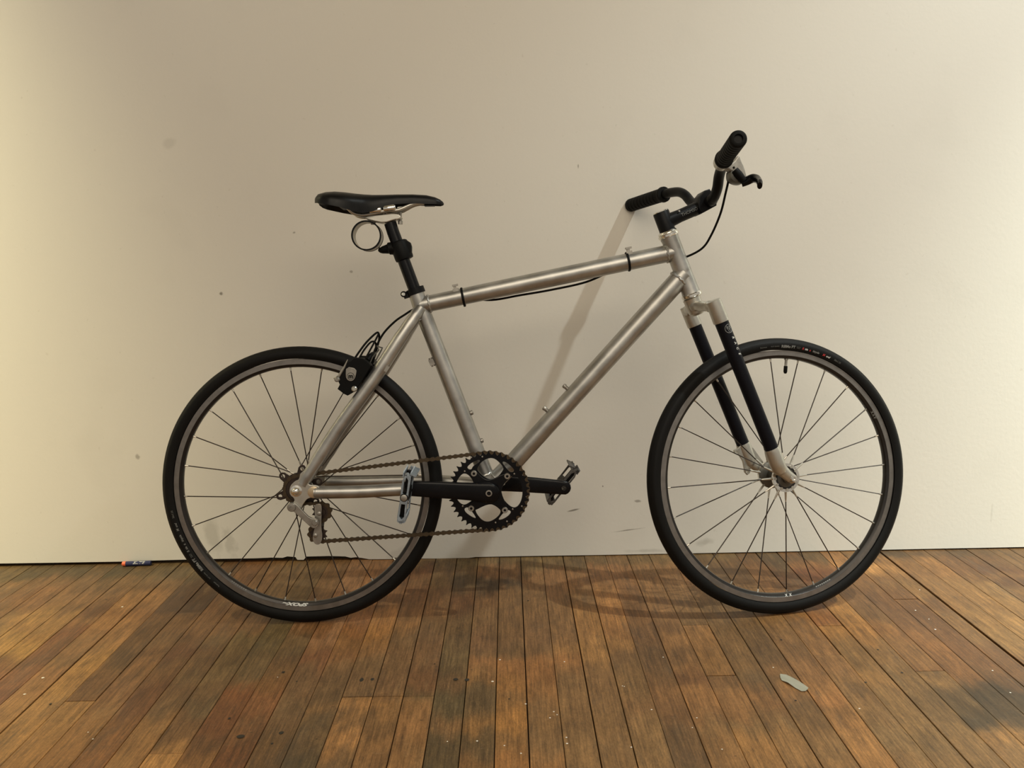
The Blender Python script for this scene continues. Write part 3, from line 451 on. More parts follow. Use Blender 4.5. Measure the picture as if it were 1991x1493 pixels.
# ---- frame
frame = empty('frame', bike)
def fpart(name, m, fn, angle=35):
    mb = MB(); fn(mb); return mb.build(name, M[m], frame, angle=angle)
fpart('head_tube', 'alloy', lambda mb: tube(mb, [B(822.8, 537), B(826, 529), B(849, 469), B(868, 420), B(871.2, 411.6)], [.0205, .0195, .0195, .0195, .0205], 32))
fpart('top_tube', 'alloy', lambda mb: tube(mb, [B(272, 396.5), B(560, 451.1), B(834, 503.6)], [.0180, .0190, .0190], 28))
fpart('down_tube', 'alloy', lambda mb: tube(mb, [B(417, -10), B(470, 42), B(752, 345), B(856, 456.5)], [.0200, .0205, .0215, .0215], 28))
fpart('seat_tube', 'alloy', lambda mb: tube(mb, [B(418, -10), B(381, 94), B(316.5, 273), B(272, 396), B(263.5, 424)], [.0178, .0175, .0175, .0175, .0172], 28))
for sgn in (-1, 1):
    fpart('seat_stay', 'alloy', lambda mb: tube(mb, smooth_path([B(274, 390, sgn * 10), B(258, 368, sgn * 20), B(231, 328, sgn * 31), B(165, 230, sgn * 44), B(95, 137, sgn * 52), B(40, 55, sgn * 59), B(13, 14, sgn * 62)], 5), [.0125] * 3 + [.0135] * 3 + [.0140] * 4 + [.0150] * 10 + [.0148] * 5 + [.0135] * 4 + [.0115] * 2, 22))
    fpart('chain_stay', 'alloy', lambda mb: tube(mb, smooth_path([B(38, -3, sgn * 63), B(55, -3.5, sgn * 62), B(136, -4.5, sgn * 58), B(225, -3, sgn * 52), B(314, -5, sgn * 42), B(405, -11, sgn * 26)], 5), [.0125] * 2 + [.0138] * 8 + [.0138] * 16, 22))
fpart('bottom_bracket_shell', 'polished', lambda mb: lathe(mb, B(415.6, -12, -36), B(415.6, -12, 36), [(0, .0205), (.001, .0215), (.071, .0215), (.072, .0205)], 32))
def welds():
    def ring(c, d, r, t=.0022, sq=None):
        mb = MB()
        m, _ = frame_at(c, Vector(c) + Vector(d)); P = []
        for k in range(28):
            a = 2 * pi * k / 28; P.append(m @ Vector((.0012 * sin(k * 2.6), r * cos(a), r * sin(a))))
        tube(mb, P, t, 8, closed=True); mb.build('weld_bead', M['weld'], frame)
    ring(B(816.5, 500.3), (.98, 0, .19), .0186, .0028); ring(B(843.5, 443.3), (.68, 0, .73), .0211, .0031); ring(B(292, 400.3), (.98, 0, .19), .0186)
    ring(B(434, 8), (.68, 0, .73), .0205); ring(B(407, 18), (-.34, 0, .94), .0180); ring(B(262, 372, -16), (.5, -.3, .8), .0125, .0018); ring(B(262, 372, 16), (.5, .3, .8), .0125, .0018)
welds()
# headset cups
def cups():
    hs = empty('headset', bike)
    mb = MB(); lathe(mb, B(822.8, 537), B(818, 549.4), [(0, .0215), (.002, .0232), (.0065, .0232), (.008, .0205), (.010, .0222), (.0125, .0210), (.0145, .0175)], 36); mb.build('upper_cup', M['polished'], hs)
    mb = MB(); lathe(mb, B(871.4, 411.5), B(874.5, 403), [(-.0015, .0215), (.0005, .0232), (.0055, .0232), (.0075, .0215), (.0092, .0190)], 36); mb.build('lower_cup', M['polished'], hs)
cups()
# drop-outs (plates in the X-Z plane)
def zd(a, b): return (.9 + (a - 375) * .1675, 2 - (b - 645) * .1675)
drop_out = [zd(*p) for p in [(415, 500), (440, 400), (540, 380), (580, 430), (520, 530), (545, 575), (600, 572), (665, 590), (690, 640), (680, 715), (640, 745), (560, 735), (510, 752), (470, 800), (430, 860), (385, 905), (320, 905), (290, 860), (310, 810), (350, 775), (340, 735), (295, 700), (285, 640), (305, 570), (365, 515)]]
def plate_at(name, m, loops, t, w, parent, bev=.0005, rnd=0, mtx=None, mats=None):
    mb = MB(); plate(mb, loops, t, w, bev, rnd=rnd); o = mb.build(name, mats or M[m], parent, mtx if mtx is not None else BM(0, 0)); return o
plate_at('dropout', 'cast', [drop_out], .007, -.0655, frame, .0008, 1)
plate_at('dropout', 'cast', [drop_out[:14] + [(14, -20), (0, -16), (-14, -8), (-14, 4), (-8, 14)]], .007, .0655, frame, .0008, 1)
fpart('dropout_plug', 'bronze', lambda mb: lathe(mb, B(38, -1.5, -68.5), B(38, -1.5, -71), [(0, .0125), (.002, .0125), (.0028, .0105)], 28))
# guides, bosses, braze-ons
for x, z in ((350.6, 432.6), (732.4, 507.4)):
    mb = MB(); m = BM(x, z, -6, Matrix.Rotation(-.19, 4, 'Y')); box(mb, (0, 0, -.0045), (.013, .012, .008), m); box(mb, (-.001, 0, .002), (.006, .010, .009), m); box(mb, (.0005, 0, .0065), (.013, .013, .004), m); mb.build('cable_guide', M['dull'], frame)
for x, z, w, an in ((294.5, 271, -3, -.36), (76.5, 104, -56, .6), (199, 262, -46, .6)):
    mb = MB(); m = BM(x, z, w, Matrix.Rotation(an, 4, 'Y')); box(mb, (0, 0, 0), (.011, .012, .014), m); lathe(mb, m @ Vector((0, 0, -.010)), m @ Vector((0, 0, .010)), [(0, .0042), (.020, .0042)], 12); mb.build('cable_stop', M['dull'], frame)
for x, z, dx, dz in ((377.6, 155.8, .94, .34), (399.3, 92.9, .94, .34), (544.1, 161.7, -.73, .68), (589.5, 210.4, -.73, .68)):
    mb = MB(); a = B(x - dx * 8, z - dz * 8); b = B(x + dx * 6, z + dz * 6); lathe(mb, a, b, [(0, .0044), (.0085, .0044), (.0087, .0056), (.0130, .0050), (.0140, .0030)], 12); mb.build('bottle_bolt', M['dull'], frame)
for x, z in ((366.5, 413.0), (731, 484.2)):
    mb = MB(); tube(mb, [B(x + .19 * 0 - 2.4 * sin(a) * 1.5, z + 20.2 * sin(a), 20.2 * cos(a)) for a in [2 * pi * k / 24 for k in range(24)]], .0022, 8, closed=True, squash=(.6, 1.2)); mb.build('cable_tie', M['plastic'], bike)
# ---- seat post, collar, saddle
post = empty('seatpost', bike)
mb = MB(); tube(mb, [B(264, 424), B(258, 438), B(226, 531), B(217, 556.5), B(211, 577)], [.0136, .0136, .0136, .0136, .0136], 26); mb.build('post_tube', M['gloss'], post)
mb = MB(); plate(mb, [[(158, 588), (166, 593), (200, 594), (222, 597), (238, 590), (234, 583), (222, 582), (200, 575), (176, 580), (162, 584)]], .034, 0, .002, rnd=1)
mb.build('saddle_cradle', M['cast'], post, BM(0, 0))
for x0, x1 in ((170, 196), (200, 226)):
    for w in (-22, 22):
        mb = MB(); lathe(mb, B(x0, 601 + (x0 - 170) * .12, w), B(x1, 604 + (x0 - 170) * .12, w), [(0, .0055), (.003, .0075), ((x1 - x0) / 1000 - .003, .0075), ((x1 - x0) / 1000, .0055)], 16); mb.build('rail_clamp', M['polished'], post)
for x in (174, 233):
    mb = MB(); lathe(mb, B(x + 1, 600), B(x, 574), [(0, .003), (.018, .003), (.019, .0052), (.026, .0052)], 12); mb.build('clamp_bolt', M['dull'], post)
mb = MB(); ax = (B(257, 438.2) - B(217.5, 555.8)).normalized(); cB = B(263, 427)
lathe(mb, cB + ax * .006, cB - ax * .008, [(0, .0172), (.0005, .0202), (.0135, .0202), (.014, .0172)], 32)
box(mb, (-.020, 0, -.0035), (.016, .018, .0095), Matrix.Translation(cB) @ Matrix.Rotation(.32, 4, 'Y') @ Matrix.Rotation(-.6, 4, 'Y'))
lathe(mb, B(237, 421.5, -11), B(237, 421.5, 11), [(0, .006), (.001, .0068), (.021, .0068), (.022, .006)], 16)
co = mb.build('seat_collar', M['black'], bike)
mb = MB(); lathe(mb, B(237, 421.5, -12.5), B(237, 421.5, -9), [(0, .0035), (.0008, .0042), (.003, .0042)], 12); mb.build('collar_bolt', M['polished'], co)
# clamp-on ring holder
rh = empty('ring_holder', bike)
mb = MB(); lathe(mb, B(241, 496.5), B(227, 538), [(0, .0165), (.001, .0195), (.006, .0205), (.036, .0205), (.041, .0185), (.043, .0150)], 30); mb.build('clamp', M['plastic'], rh)
mb = MB(); tube(mb, smooth_path([B(228, 520), B(212, 522), B(202, 520.5), B(190, 519), B(184, 521)], 4), [.0175] * 3 + [.0160] * 4 + [.0125, .0118, .011, .0102, .0095] + [.0085, .0075, .0065, .0055, .0045], 16, squash=(.9, .85)); mb.build('arm', M['plastic'], rh)
mb = MB(); plate(mb, [[(246, 539), (257, 532), (256, 506), (246, 502), (238, 500), (231, 537)]], .024, 0, .002, rnd=1); mb.build('clamp_knuckle', M['plastic'], rh, BM(0, 0))
mb = MB(); ringlathe(mb, [(.0310, -.020), (.0310, .020), (.0295, .020), (.0295, -.020)], 48); mb.build('ring_band', M['band'], rh, BM(161, 549))
mb = MB(); ringlathe(mb, [(.0325, -.0220), (.0325, -.0180), (.0292, -.0180), (.0292, -.0220)], 48); ringlathe(mb, [(.0318, .018), (.0318, .0205), (.0300, .0205), (.0300, .018)], 48); mb.build('ring_rim', M['plastic'], rh, BM(161, 549))
# saddle: stations (x, half width, top z, edge z)
sad = empty('saddle', bike)
st = [(54, 20, 626, 620), (57, 42, 634, 617), (64, 56, 639.5, 615), (80, 65, 643, 612), (98, 68, 643.8, 608), (118, 63, 642.5, 604), (140, 53, 640, 597), (158, 42, 638.5, 594), (176, 33, 637.5, 598), (200, 26, 637.5, 607.5), (228, 22, 637.8, 614.5), (262, 20, 637.5, 616.5), (292, 18.5, 635.5, 614.5), (310, 16.5, 631, 614), (321, 13, 626, 613), (327, 8, 621, 614), (329, 3, 618, 615.5)]
mb = MB(); n = 24; vs = []
for x, hw, zt, ze in st:
    for k in range(n + 1):
        a = pi * k / n; c = cos(a); s = sin(a); vs.append(B(x, ze + (zt - ze) * (abs(s) ** .62), -hw * (abs(c) ** .8) * (1 if c >= 0 else -1)))
    th = min(9, (zt - ze) * .55)
    for k in range(1, n):
        a = pi * (n - k) / n; c = cos(a); s = sin(a); hi = max(hw - 3, 1); vs.append(B(x, ze + .2 + max(0, (zt - ze - th)) * (abs(s) ** .62), -hi * (abs(c) ** .8) * (1 if c >= 0 else -1)))
m_ = 2 * n; fs = [(i * m_ + k, i * m_ + (k + 1) % m_, (i + 1) * m_ + (k + 1) % m_, (i + 1) * m_ + k) for i in range(len(st) - 1) for k in range(m_)]
fs += [tuple(range(m_)), tuple((len(st) - 1) * m_ + k for k in range(m_))]; mb.add(vs, fs); mb.build('saddle_shell', M['leather'], sad, angle=50)
for w in (-1, 1):
    mb = MB(); tube(mb, smooth_path([B(112, 616, 34 * w), B(121.3, 610.3, 32 * w), B(134.3, 597.5, 27 * w), B(149.6, 593, 23 * w), B(167.5, 594, 22 * w), B(207.8, 601.3, 22 * w), B(232.3, 602.5, 20 * w), B(263.9, 616, 13 * w), B(290.7, 619, 8 * w), B(303, 621, 5 * w)], 4), .0037, 12); mb.build('rail', M['cast'], sad)
for c_, s_ in ((B(298, 617), (.022, .018, .010)), (B(112, 616), (.016, .075, .010))):
    mb = MB(); box(mb, c_, s_); mb.build('rail_socket', M['plastic'], sad)

# ---- crankset
cr = empty('crankset', bike); BB = (415.9, -11.5)
def bbm(w=0): return BM(BB[0], BB[1], w)
teeth = gear(42, 89.5, 81.5)
holes = [[(-25,52),(-16,65),(-3,73),(11,74),(23,65),(33,52),(31,45),(20,32),(7,28),(-1,28),(-12,34),(-23,46)],
 [(-31,-39),(-28,-49),(-16,-64),(-3,-68),(11,-62),(23,-51),(25,-42),(16,-29),(7,-23),(-4,-22),(-16,-24),(-26,-32)],
 [(25,-1),(24,12),(36,26),(49,33),(60,34),(68,24),(73,6),(73,-11),(68,-27),(60,-36),(52,-37),(44,-32),(36,-24),(27,-12)],
 [(-25,0),(-28,14),(-36,27),(-44,38),(-54,42),(-62,36),(-70,24),(-73,6),(-73,-8),(-69,-18),(-62,-26),(-54,-29),(-44,-24),(-34,-16)],
 [(-47,55),(-37,64),(-24,70),(-18,70),(-20,65),(-34,57),(-37,49),(-44,50)], [(29,66),(39,64),(50,54),(56,47),(54,42),(46,42),(36,54)],
 [(-55,-37),(-50,-34),(-44,-35),(-29,-57),(-32,-59),(-44,-52),(-53,-44)], [(18,-62),(36,-42),(44,-42),(48,-47),(39,-57),(24,-64)]]
pins = [(-52,46),(-58,-31),(51,-40),(-37,76),(-13,77),(56,38),(71,-34),(38,-67),(13,-69)]
mb = MB(); plate(mb, [teeth] + [round_loop(h, 2) for h in holes], .0034, 0)
bm_r = mb.build('chainring', [M['gloss'], M['dull']], cr, bbm(-50))
for p in bm_r.data.polygons:
    c = p.center
    if abs(p.normal.y) < .9 and sqrt(c.x ** 2 + c.z ** 2) < .0765: p.material_index = 1
for x, z in pins:
    mb = MB(); c = B(BB[0] + x, BB[1] + z, -51.5); lathe(mb, c, c - Vector((0, .0012, 0)), [(0, .0018), (.001, .0018), (.0012, .0012)], 10); mb.build('chainring_pin', M['dull'], cr)
arms = []
bolts = [(127.5, 52.5), (40.5, 53), (-50, 52.5), (-138.5, 52.5)]
for (adeg, r) in bolts:
    a = radians(adeg); nx = radians(adeg - 43)
    arms += [(r * cos(a) - 7 * sin(a) + 6 * cos(a), r * sin(a) + 7 * cos(a) + 6 * sin(a)), (r * cos(a) + 7 * sin(a) + 6 * cos(a), r * sin(a) - 7 * cos(a) + 6 * sin(a)), (34 * cos(a) + 8 * sin(a), 34 * sin(a) - 8 * cos(a)), (25 * cos(nx), 25 * sin(nx))]
mb = MB(); plate(mb, [arms], .006, 0, .0012, rnd=2); mb.build('spider', M['gloss'], cr, bbm(-56))
for adeg, r in bolts:
    a = radians(adeg); c = B(BB[0] + r * cos(a), BB[1] + r * sin(a), -58); mb = MB()
    lathe(mb, c + Vector((0, .004, 0)), c - Vector((0, .003, 0)), [(0, .0062), (.0055, .0068), (.007, .0058), (.007, .0030), (.0045, .0030)], 20); mb.build('chainring_bolt', M['dull'], cr)
def crank(name, sgn, Px, Pz, w0, w1):
    a = Vector((BB[0], BB[1])); b = Vector((Px, Pz)); d = (b - a).normalized(); L = (b - a).length; e = Vector((-d.y, d.x)); mb = MB(); vs = []
    stn = [(-22, 8, 13), (-18, 16, 16), (-8, 21, 18), (0, 22.5, 18), (20, 21, 17), (40, 19.5, 15), (70, 18.5, 13), (110, 18, 12.5), (150, 17, 13), (165, 16.8, 14), (L + 6, 16, 14), (L + 11, 13, 13), (L + 15, 8, 11), (L + 16.5, 3, 9)]
    for s, h, t in stn:
        c = a + d * s; w = w0 + (w1 - w0) * max(0, min(1, s / L))
        for q in range(20):
            g = 2 * pi * q / 20; cg = abs(cos(g)) ** .55 * (1 if cos(g) > 0 else -1); sg = abs(sin(g)) ** .55 * (1 if sin(g) > 0 else -1)
            pt = c + e * h * cg; vs.append(B(pt.x, pt.y, w + t * .5 * sg))
    n = len(stn); fs = [(i * 20 + k, i * 20 + (k + 1) % 20, (i + 1) * 20 + (k + 1) % 20, (i + 1) * 20 + k) for i in range(n - 1) for k in range(20)] + [tuple(range(20)), tuple((n - 1) * 20 + k for k in range(20))]
    mb.add(vs, fs); o = mb.build(name, M['gloss'], cr, angle=40); return o
c1 = crank('crank_arm', -1, 244, 3.5, -62, -72); c2 = crank('crank_arm', 1, 588.5, -31.5, 62, 74)
mb = MB(); lathe(mb, B(*BB, -69), B(*BB, -72.5), [(0, .0075), (.003, .0070), (.0032, .0045), (.001, .0045)], 20); mb.build('crank_bolt', M['dull'], cr)
mb = MB(); tube(mb, [B(*BB, -60), B(*BB, 60)], .010, 20); mb.build('axle', M['dull'], cr)
mb = MB(); lathe(mb, B(588.5, -31.5, 82.5), B(588.5, -31.5, 66), [(0, .007), (.0165, .007)], 16); mb.build('pedal_thread', M['plastic'], cr)
vs, fs = text_mesh('K<<', .016); mb = MB(); mb.add([B(384 + v.x * 1000, -10 + v.y * 1000, -71.2 - v.z * 1000) for v in vs], fs); mb.build('crank_print', M['dimwhite'], cr, smooth=False)
def pedal(mtx, m):
    """local: X fore-aft thickness, Z long axis of the cage, Y axle"""
    p = empty('pedal', bike, mtx)
    out = [(-8, 34), (-1, 52), (3, 52), (9, 40), (8, 12), (8, -20), (9, -44), (2, -55), (-3, -55), (-9, -43), (-8, -12)]
    slots = [[(-4, 34), (0, 42), (4, 36), (4, 8), (-4, 8)], [(-4, -14), (4, -14), (5, -40), (0, -46), (-5, -40)], circ(-2, 46, 1.4, 8)]
    for w in (-.040, .040):
        mb = MB(); plate(mb, [out] + slots, .004, w, .0005); mb.build('cage_plate', m, p)
    for zc, tl, an in ((.050, .014, .25), (-.051, .014, 0)):
        mb = MB(); box(mb, (0, 0, zc), (tl, .084, .003), Matrix.Rotation(an, 4, 'Y')); mb.build('cage_end', m, p)
    for sx in (-1, 1):
        for zc in (.046, -.047):
            lp = [(-40, -4.5), (40, -4.5), (40, 4.5)]
            for k in range(6, -1, -1): lp += [(-36 + 12 * k + 3, 4.5), (-36 + 12 * k + 1, 8), (-36 + 12 * k - 1, 8), (-36 + 12 * k - 3, 4.5)]
            lp += [(-40, 4.5)]
            mb = MB(); plate(mb, [lp], .002); mb.build('toothed_bar', m, p, Matrix.Translation((sx * .0075, 0, zc)) @ Matrix.Rotation(pi / 2, 4, 'Z') @ Matrix.Rotation(-pi / 2 * sx * 0, 4, 'X'))
    mb = MB(); box(mb, (0, 0, 0), (.015, .078, .024)); lathe(mb, (0, -.044, 0), (0, .046, 0), [(0, .007), (.002, .0085), (.088, .0085), (.09, .007)], 16); box(mb, (0, .018, .028), (.012, .016, .036)); box(mb, (0, -.012, -.028), (.012, .016, .036)); mb.build('pedal_body', M['plastic'], p)
    mb = MB(); lathe(mb, (0, -.0435, 0), (0, -.046, 0), [(0, .0068), (.0018, .0066), (.0025, .005)], 16); mb.build('pedal_cap', M['dull'], p)
    mb = MB(); tube(mb, [(0, -.03, 0), (0, .062, 0)], .0055, 12); mb.build('pedal_axle', M['dull'], p); return p
pedal(BM(244, 3.5, -127, Matrix.Rotation(.155, 4, 'Y')), M['bluegrey'])
pedal(BM(588.5, -31.5, 128, Matrix.Rotation(.70, 4, 'Y') @ Matrix.Rotation(pi, 4, 'Z')), M['darkcage'])

# ---- chain: closed path round four circles (orientation +1 counter-clockwise)
cir = [(BB[0], BB[1], 85.3, 1), (0, 0, 30.6, 1), (49, -50, 18.5, -1), (39, -98, 18.5, 1)]
pts = []; seg = []
for i in range(4):
    x1, y1, r1, s1 = cir[i]; x2, y2, r2, s2 = cir[(i + 1) % 4]; dx, dy = x2 - x1, y2 - y1; D = sqrt(dx * dx + dy * dy)
    th = atan2(dy, dx); q = math.asin((r2 * s2 - r1 * s1) / D)
    ph = th - q  # direction of travel; left normal = (-sin, cos); ccw circle keeps centre on the left
    seg.append(((x1 + s1 * r1 * sin(ph), y1 - s1 * r1 * cos(ph)), (x2 + s2 * r2 * sin(ph), y2 - s2 * r2 * cos(ph))))
for i in range(4):
    a, b = seg[i]; L = sqrt((b[0] - a[0]) ** 2 + (b[1] - a[1]) ** 2); n = int(L / 2)
    pts += [(a[0] + (b[0] - a[0]) * k / n, a[1] + (b[1] - a[1]) * k / n) for k in range(n)]
    cx, cy, r, s = cir[(i + 1) % 4]; a0 = atan2(b[1] - cy, b[0] - cx); nb = seg[(i + 1) % 4][0]; a1 = atan2(nb[1] - cy, nb[0] - cx)
    d = (a1 - a0) % (2 * pi) if s > 0 else -((a0 - a1) % (2 * pi)); n = max(2, int(abs(d) * r / 2))
    pts += [(cx + r * cos(a0 + d * k / n), cy + r * sin(a0 + d * k / n)) for k in range(n)]
acc = [0]
for i in range(len(pts)):
    a, b = pts[i], pts[(i + 1) % len(pts)]; acc.append(acc[-1] + sqrt((a[0] - b[0]) ** 2 + (a[1] - b[1]) ** 2))
nl = int(round(acc[-1] / 12.7 / 2)) * 2; pitch = acc[-1] / nl
def along(s):
    s %= acc[-1]; lo = 0
    import bisect
    lo = bisect.bisect_right(acc, s) - 1; lo = min(lo, len(pts) - 1); t = (s - acc[lo]) / max(1e-9, acc[lo + 1] - acc[lo]); a, b = pts[lo], pts[(lo + 1) % len(pts)]
    return Vector((a[0] + (b[0] - a[0]) * t, a[1] + (b[1] - a[1]) * t))
def link_mesh(wo, h, waist):
    o = []; hp = pitch / 2
    for k in range(7): a = radians(-70 + 140 * k / 6) ; o.append((hp + h * cos(a), h * sin(a)))
    o.append((0, waist))
    for k in range(7): a = radians(110 + 140 * k / 6); o.append((-hp + h * cos(a), h * sin(a)))
    o.append((0, -waist)); mb = MB()
    for w in (-wo, wo): plate(mb, [o], .0011, w)
    lathe(mb, (hp / 1000, -.004, 0), (hp / 1000, .004, 0), [(0, .0019), (.008, .0019)], 8); lathe(mb, (-hp / 1000, -.0022, 0), (-hp / 1000, .0022, 0), [(0, .0037), (.0044, .0037)], 8); return mb
chain = empty('chain', bike); protos = []
for k in range(nl):
    a, b = along(k * pitch), along((k + 1) * pitch); c = (a + b) / 2; m = BM(c.x, c.y, -47.5 + 3.0 * max(0, 1 - c.x / 330) * (1 if c.x < 330 else 0), Matrix.Rotation(-atan2(b.y - a.y, b.x - a.x), 4, 'Y'))
    if k < 2: protos.append(link_mesh((.0034, .0023)[k], 4.7, 2.5).build('chain_link', M['chain'], chain, m)); continue
    o = protos[k % 2].copy(); COL.objects.link(o); o.parent = chain; o.matrix_local = m

# ---- chain tensioner
ten = empty('chain_tensioner', bike)
mb = MB(); lathe(mb, B(-9, -32, -66), B(-9, -32, -79), [(0, .0098), (.010, .0098), (.0125, .0085), (.013, .003), (.011, .003)], 24); mb.build('pivot_bolt', M['dull'], ten)
mb = MB(); plate(mb, [[(-14, -26), (-4, -22), (4, -28), (16, -42), (30, -57), (44, -58), (48, -66), (46, -76), (38, -80), (30, -76), (12, -58), (-6, -40), (-15, -36)]], .007, -.0725, .001, rnd=1); mb.build('tension_arm', M['dull'], ten, BM(0, 0))
mb = MB(); lathe(mb, B(40, -67, -74), B(40, -67, -79), [(0, .0078), (.001, .0078), (.001, .0062), (.003, .0062), (.0045, .005)], 20); mb.build('arm_pivot', M['dull'], ten)
mb = MB(); plate(mb, [[(38, -30), (50, -28), (53, -36), (51, -60), (50, -84), (52, -98), (50, -112), (44, -119), (36, -118), (31, -110), (31, -100), (34, -88), (38, -76), (37, -56), (37, -40)]], .003, -.0605, .0004, rnd=1); mb.build('cage_plate', M['dull'], ten, BM(0, 0))
mb = MB(); plate(mb, [[(36, -42), (48, -30), (60, -42), (58, -56), (50, -84), (50, -104), (40, -112), (30, -104), (33, -84), (38, -66)]], .002, -.036, .0004, rnd=1); mb.build('cage_plate', M['dull'], ten, BM(0, 0))
for x, z in ((49, -50), (39, -98)):
    mb = MB(); plate(mb, [gear(10, 21.5, 16.5)], .0035, 0, .0003); lathe(mb, (0, -.005, 0), (0, .005, 0), [(0, .009), (.01, .009)], 20); mb.build('jockey_wheel', M['cog'], ten, BM(x, z, -46))
    mb = MB(); lathe(mb, B(x - 2, z, -60), B(x - 2, z, -65), [(0, .005), (.004, .0045), (.005, .003)], 14); mb.build('jockey_bolt', M['dull'], ten)
# rear skewer nuts
for w0, w1 in ((-66, -81), (66, 80)):
    mb = MB(); lathe(mb, B(.9, 2, w0), B(.9, 2, w1), [(0, .0125), (.003, .0125), (.004, .0085), (.010, .0080), (.013, .0060), (.0145, .003)], 24); mb.build('axle_nut', M['polished'], rw if False else bike)

# ---- hydraulic rim brake on the seat stays
br = empty('rim_brake', bike)
body = [(90.8, 237), (87, 243), (95, 248), (104, 247), (110, 262), (109, 268), (117, 276), (125, 279), (132, 286), (150, 285), (160, 279), (168, 268), (158, 252), (148, 236), (138, 222), (128, 212), (116, 205), (108, 209), (94.6, 219.9), (100, 229), (97, 236)]
for w, sg in ((-43, -1), (43, 1)):
    mb = MB(); plate(mb, [body], .030, w / 1000, .0012); mb.build('caliper', M['plastic'], br, BM(0, 0))
    mb = MB(); box(mb, B(118, 250, w * .48), (.050, .016, .011), None); mb.build('brake_pad', M['rubber'], br, None)
mb = MB(); plate(mb, [[(115.5, 268), (138, 263), (135.5, 247), (131, 238.5), (124, 236), (117, 239), (113.5, 247)]], .003, -.0595, .0006, rnd=1); lg = mb.build('logo_plate', M['dull'], br, BM(0, 0))
mb = MB(); ringlathe(mb, [(.0078, -.0003), (.0078, .0003), (.0070, .0003), (.0070, -.0003)], 28); mb.build('logo_ring', M['plastic'], br, BM(124.5, 247, -61.3))
vs, fs = text_mesh('m', .013, .0002, bold=.0005); mb = MB(); mb.add([B(124.5 + v.x * 1000, 247 + v.y * 1000, -61.4 - v.z * 1000) for v in vs], fs); mb.build('logo_letter', M['plastic'], br, smooth=False)
mb = MB(); tube(mb, [B(119, 283, -58), B(112, 268, -60), B(98, 246, -60)], [.0008, .0022, .0030], 10); lathe(mb, B(95, 241, -56), B(95, 241, -63), [(0, .006), (.005, .006), (.007, .004)], 16); mb.build('adjuster', M['dull'], br)
mb = MB(); lathe(mb, B(131, 219.5, -57), B(131, 219.5, -62), [(0, .0062), (.003, .0062), (.005, .004)], 16); mb.build('caliper_bolt', M['cast'], br)
mb = MB(); tube(mb, smooth_path([B(130, 283, -40), B(141.5, 300, -34), B(156, 320, -20), B(174, 338, 0), B(178, 334, 8), B(177, 322, 14), B(171, 304, 22), B(163, 284, 30)], 6), .0023, 10); mb.build('brake_hose', M['rubber'], br); mb = MB(); tube(mb, smooth_path([B(139, 284, -30), B(149, 302, -20), B(162, 318, -6), B(170, 316, 6), B(168, 300, 16), B(158, 280, 28)], 6), .0021, 10); mb.build('brake_hose', M['rubber'], br); mb = MB(); tube(mb, smooth_path([B(152, 280, -36), B(160, 297, -24), B(172, 322, -6), B(178, 336, 4)], 6), .0021, 10); mb.build('brake_hose', M['rubber'], br)
mb = MB(); tube(mb, [B(162, 274, -30), B(168, 286, -28), B(181, 301, -22), B(176.5, 309, -14), B(188, 305, -14), B(186, 300, -20), B(170, 270, -30)], .0017, 8); mb.build('wire_bracket', M['darkgrey'], br)
mb = MB(); tube(mb, smooth_path([B(157, 279, -32), B(163, 288, -22), B(166, 291, 0), B(163, 288, 22), B(157, 279, 32)], 5), [.006] * 21, 12); mb.build('bridge', M['plastic'], br)
# rear hose along the top tube to the lever
def SB(x, z, w): return STEER @ S3(x, z, w)
mb = MB(); tube(mb, smooth_path([B(163, 280, 6), B(168, 300, 8), B(187, 335, 10), B(213.5, 362, 12), B(237, 378, 18), B(252, 387, 24), B(280, 396, 26), B(366, 409, 23), B(430, 406, 16), B(491, 415.0, 8), B(560, 425.5, 4), B(640, 442, 6), B(700, 468, 16), B(731, 484, 22.5), B(790, 497, 25), B(835, 490, 26), SB(-208.5, 494.6, 4), SB(-182.5, 509.2, -25), SB(-173.6, 533.6, -55), SB(-167.3, 573.7, -90), SB(-168.6, 610.8, -120), SB(-170.5, 634.1, -140)], 7), .0024, 10); mb.build('brake_hose', M['rubber'], bike)

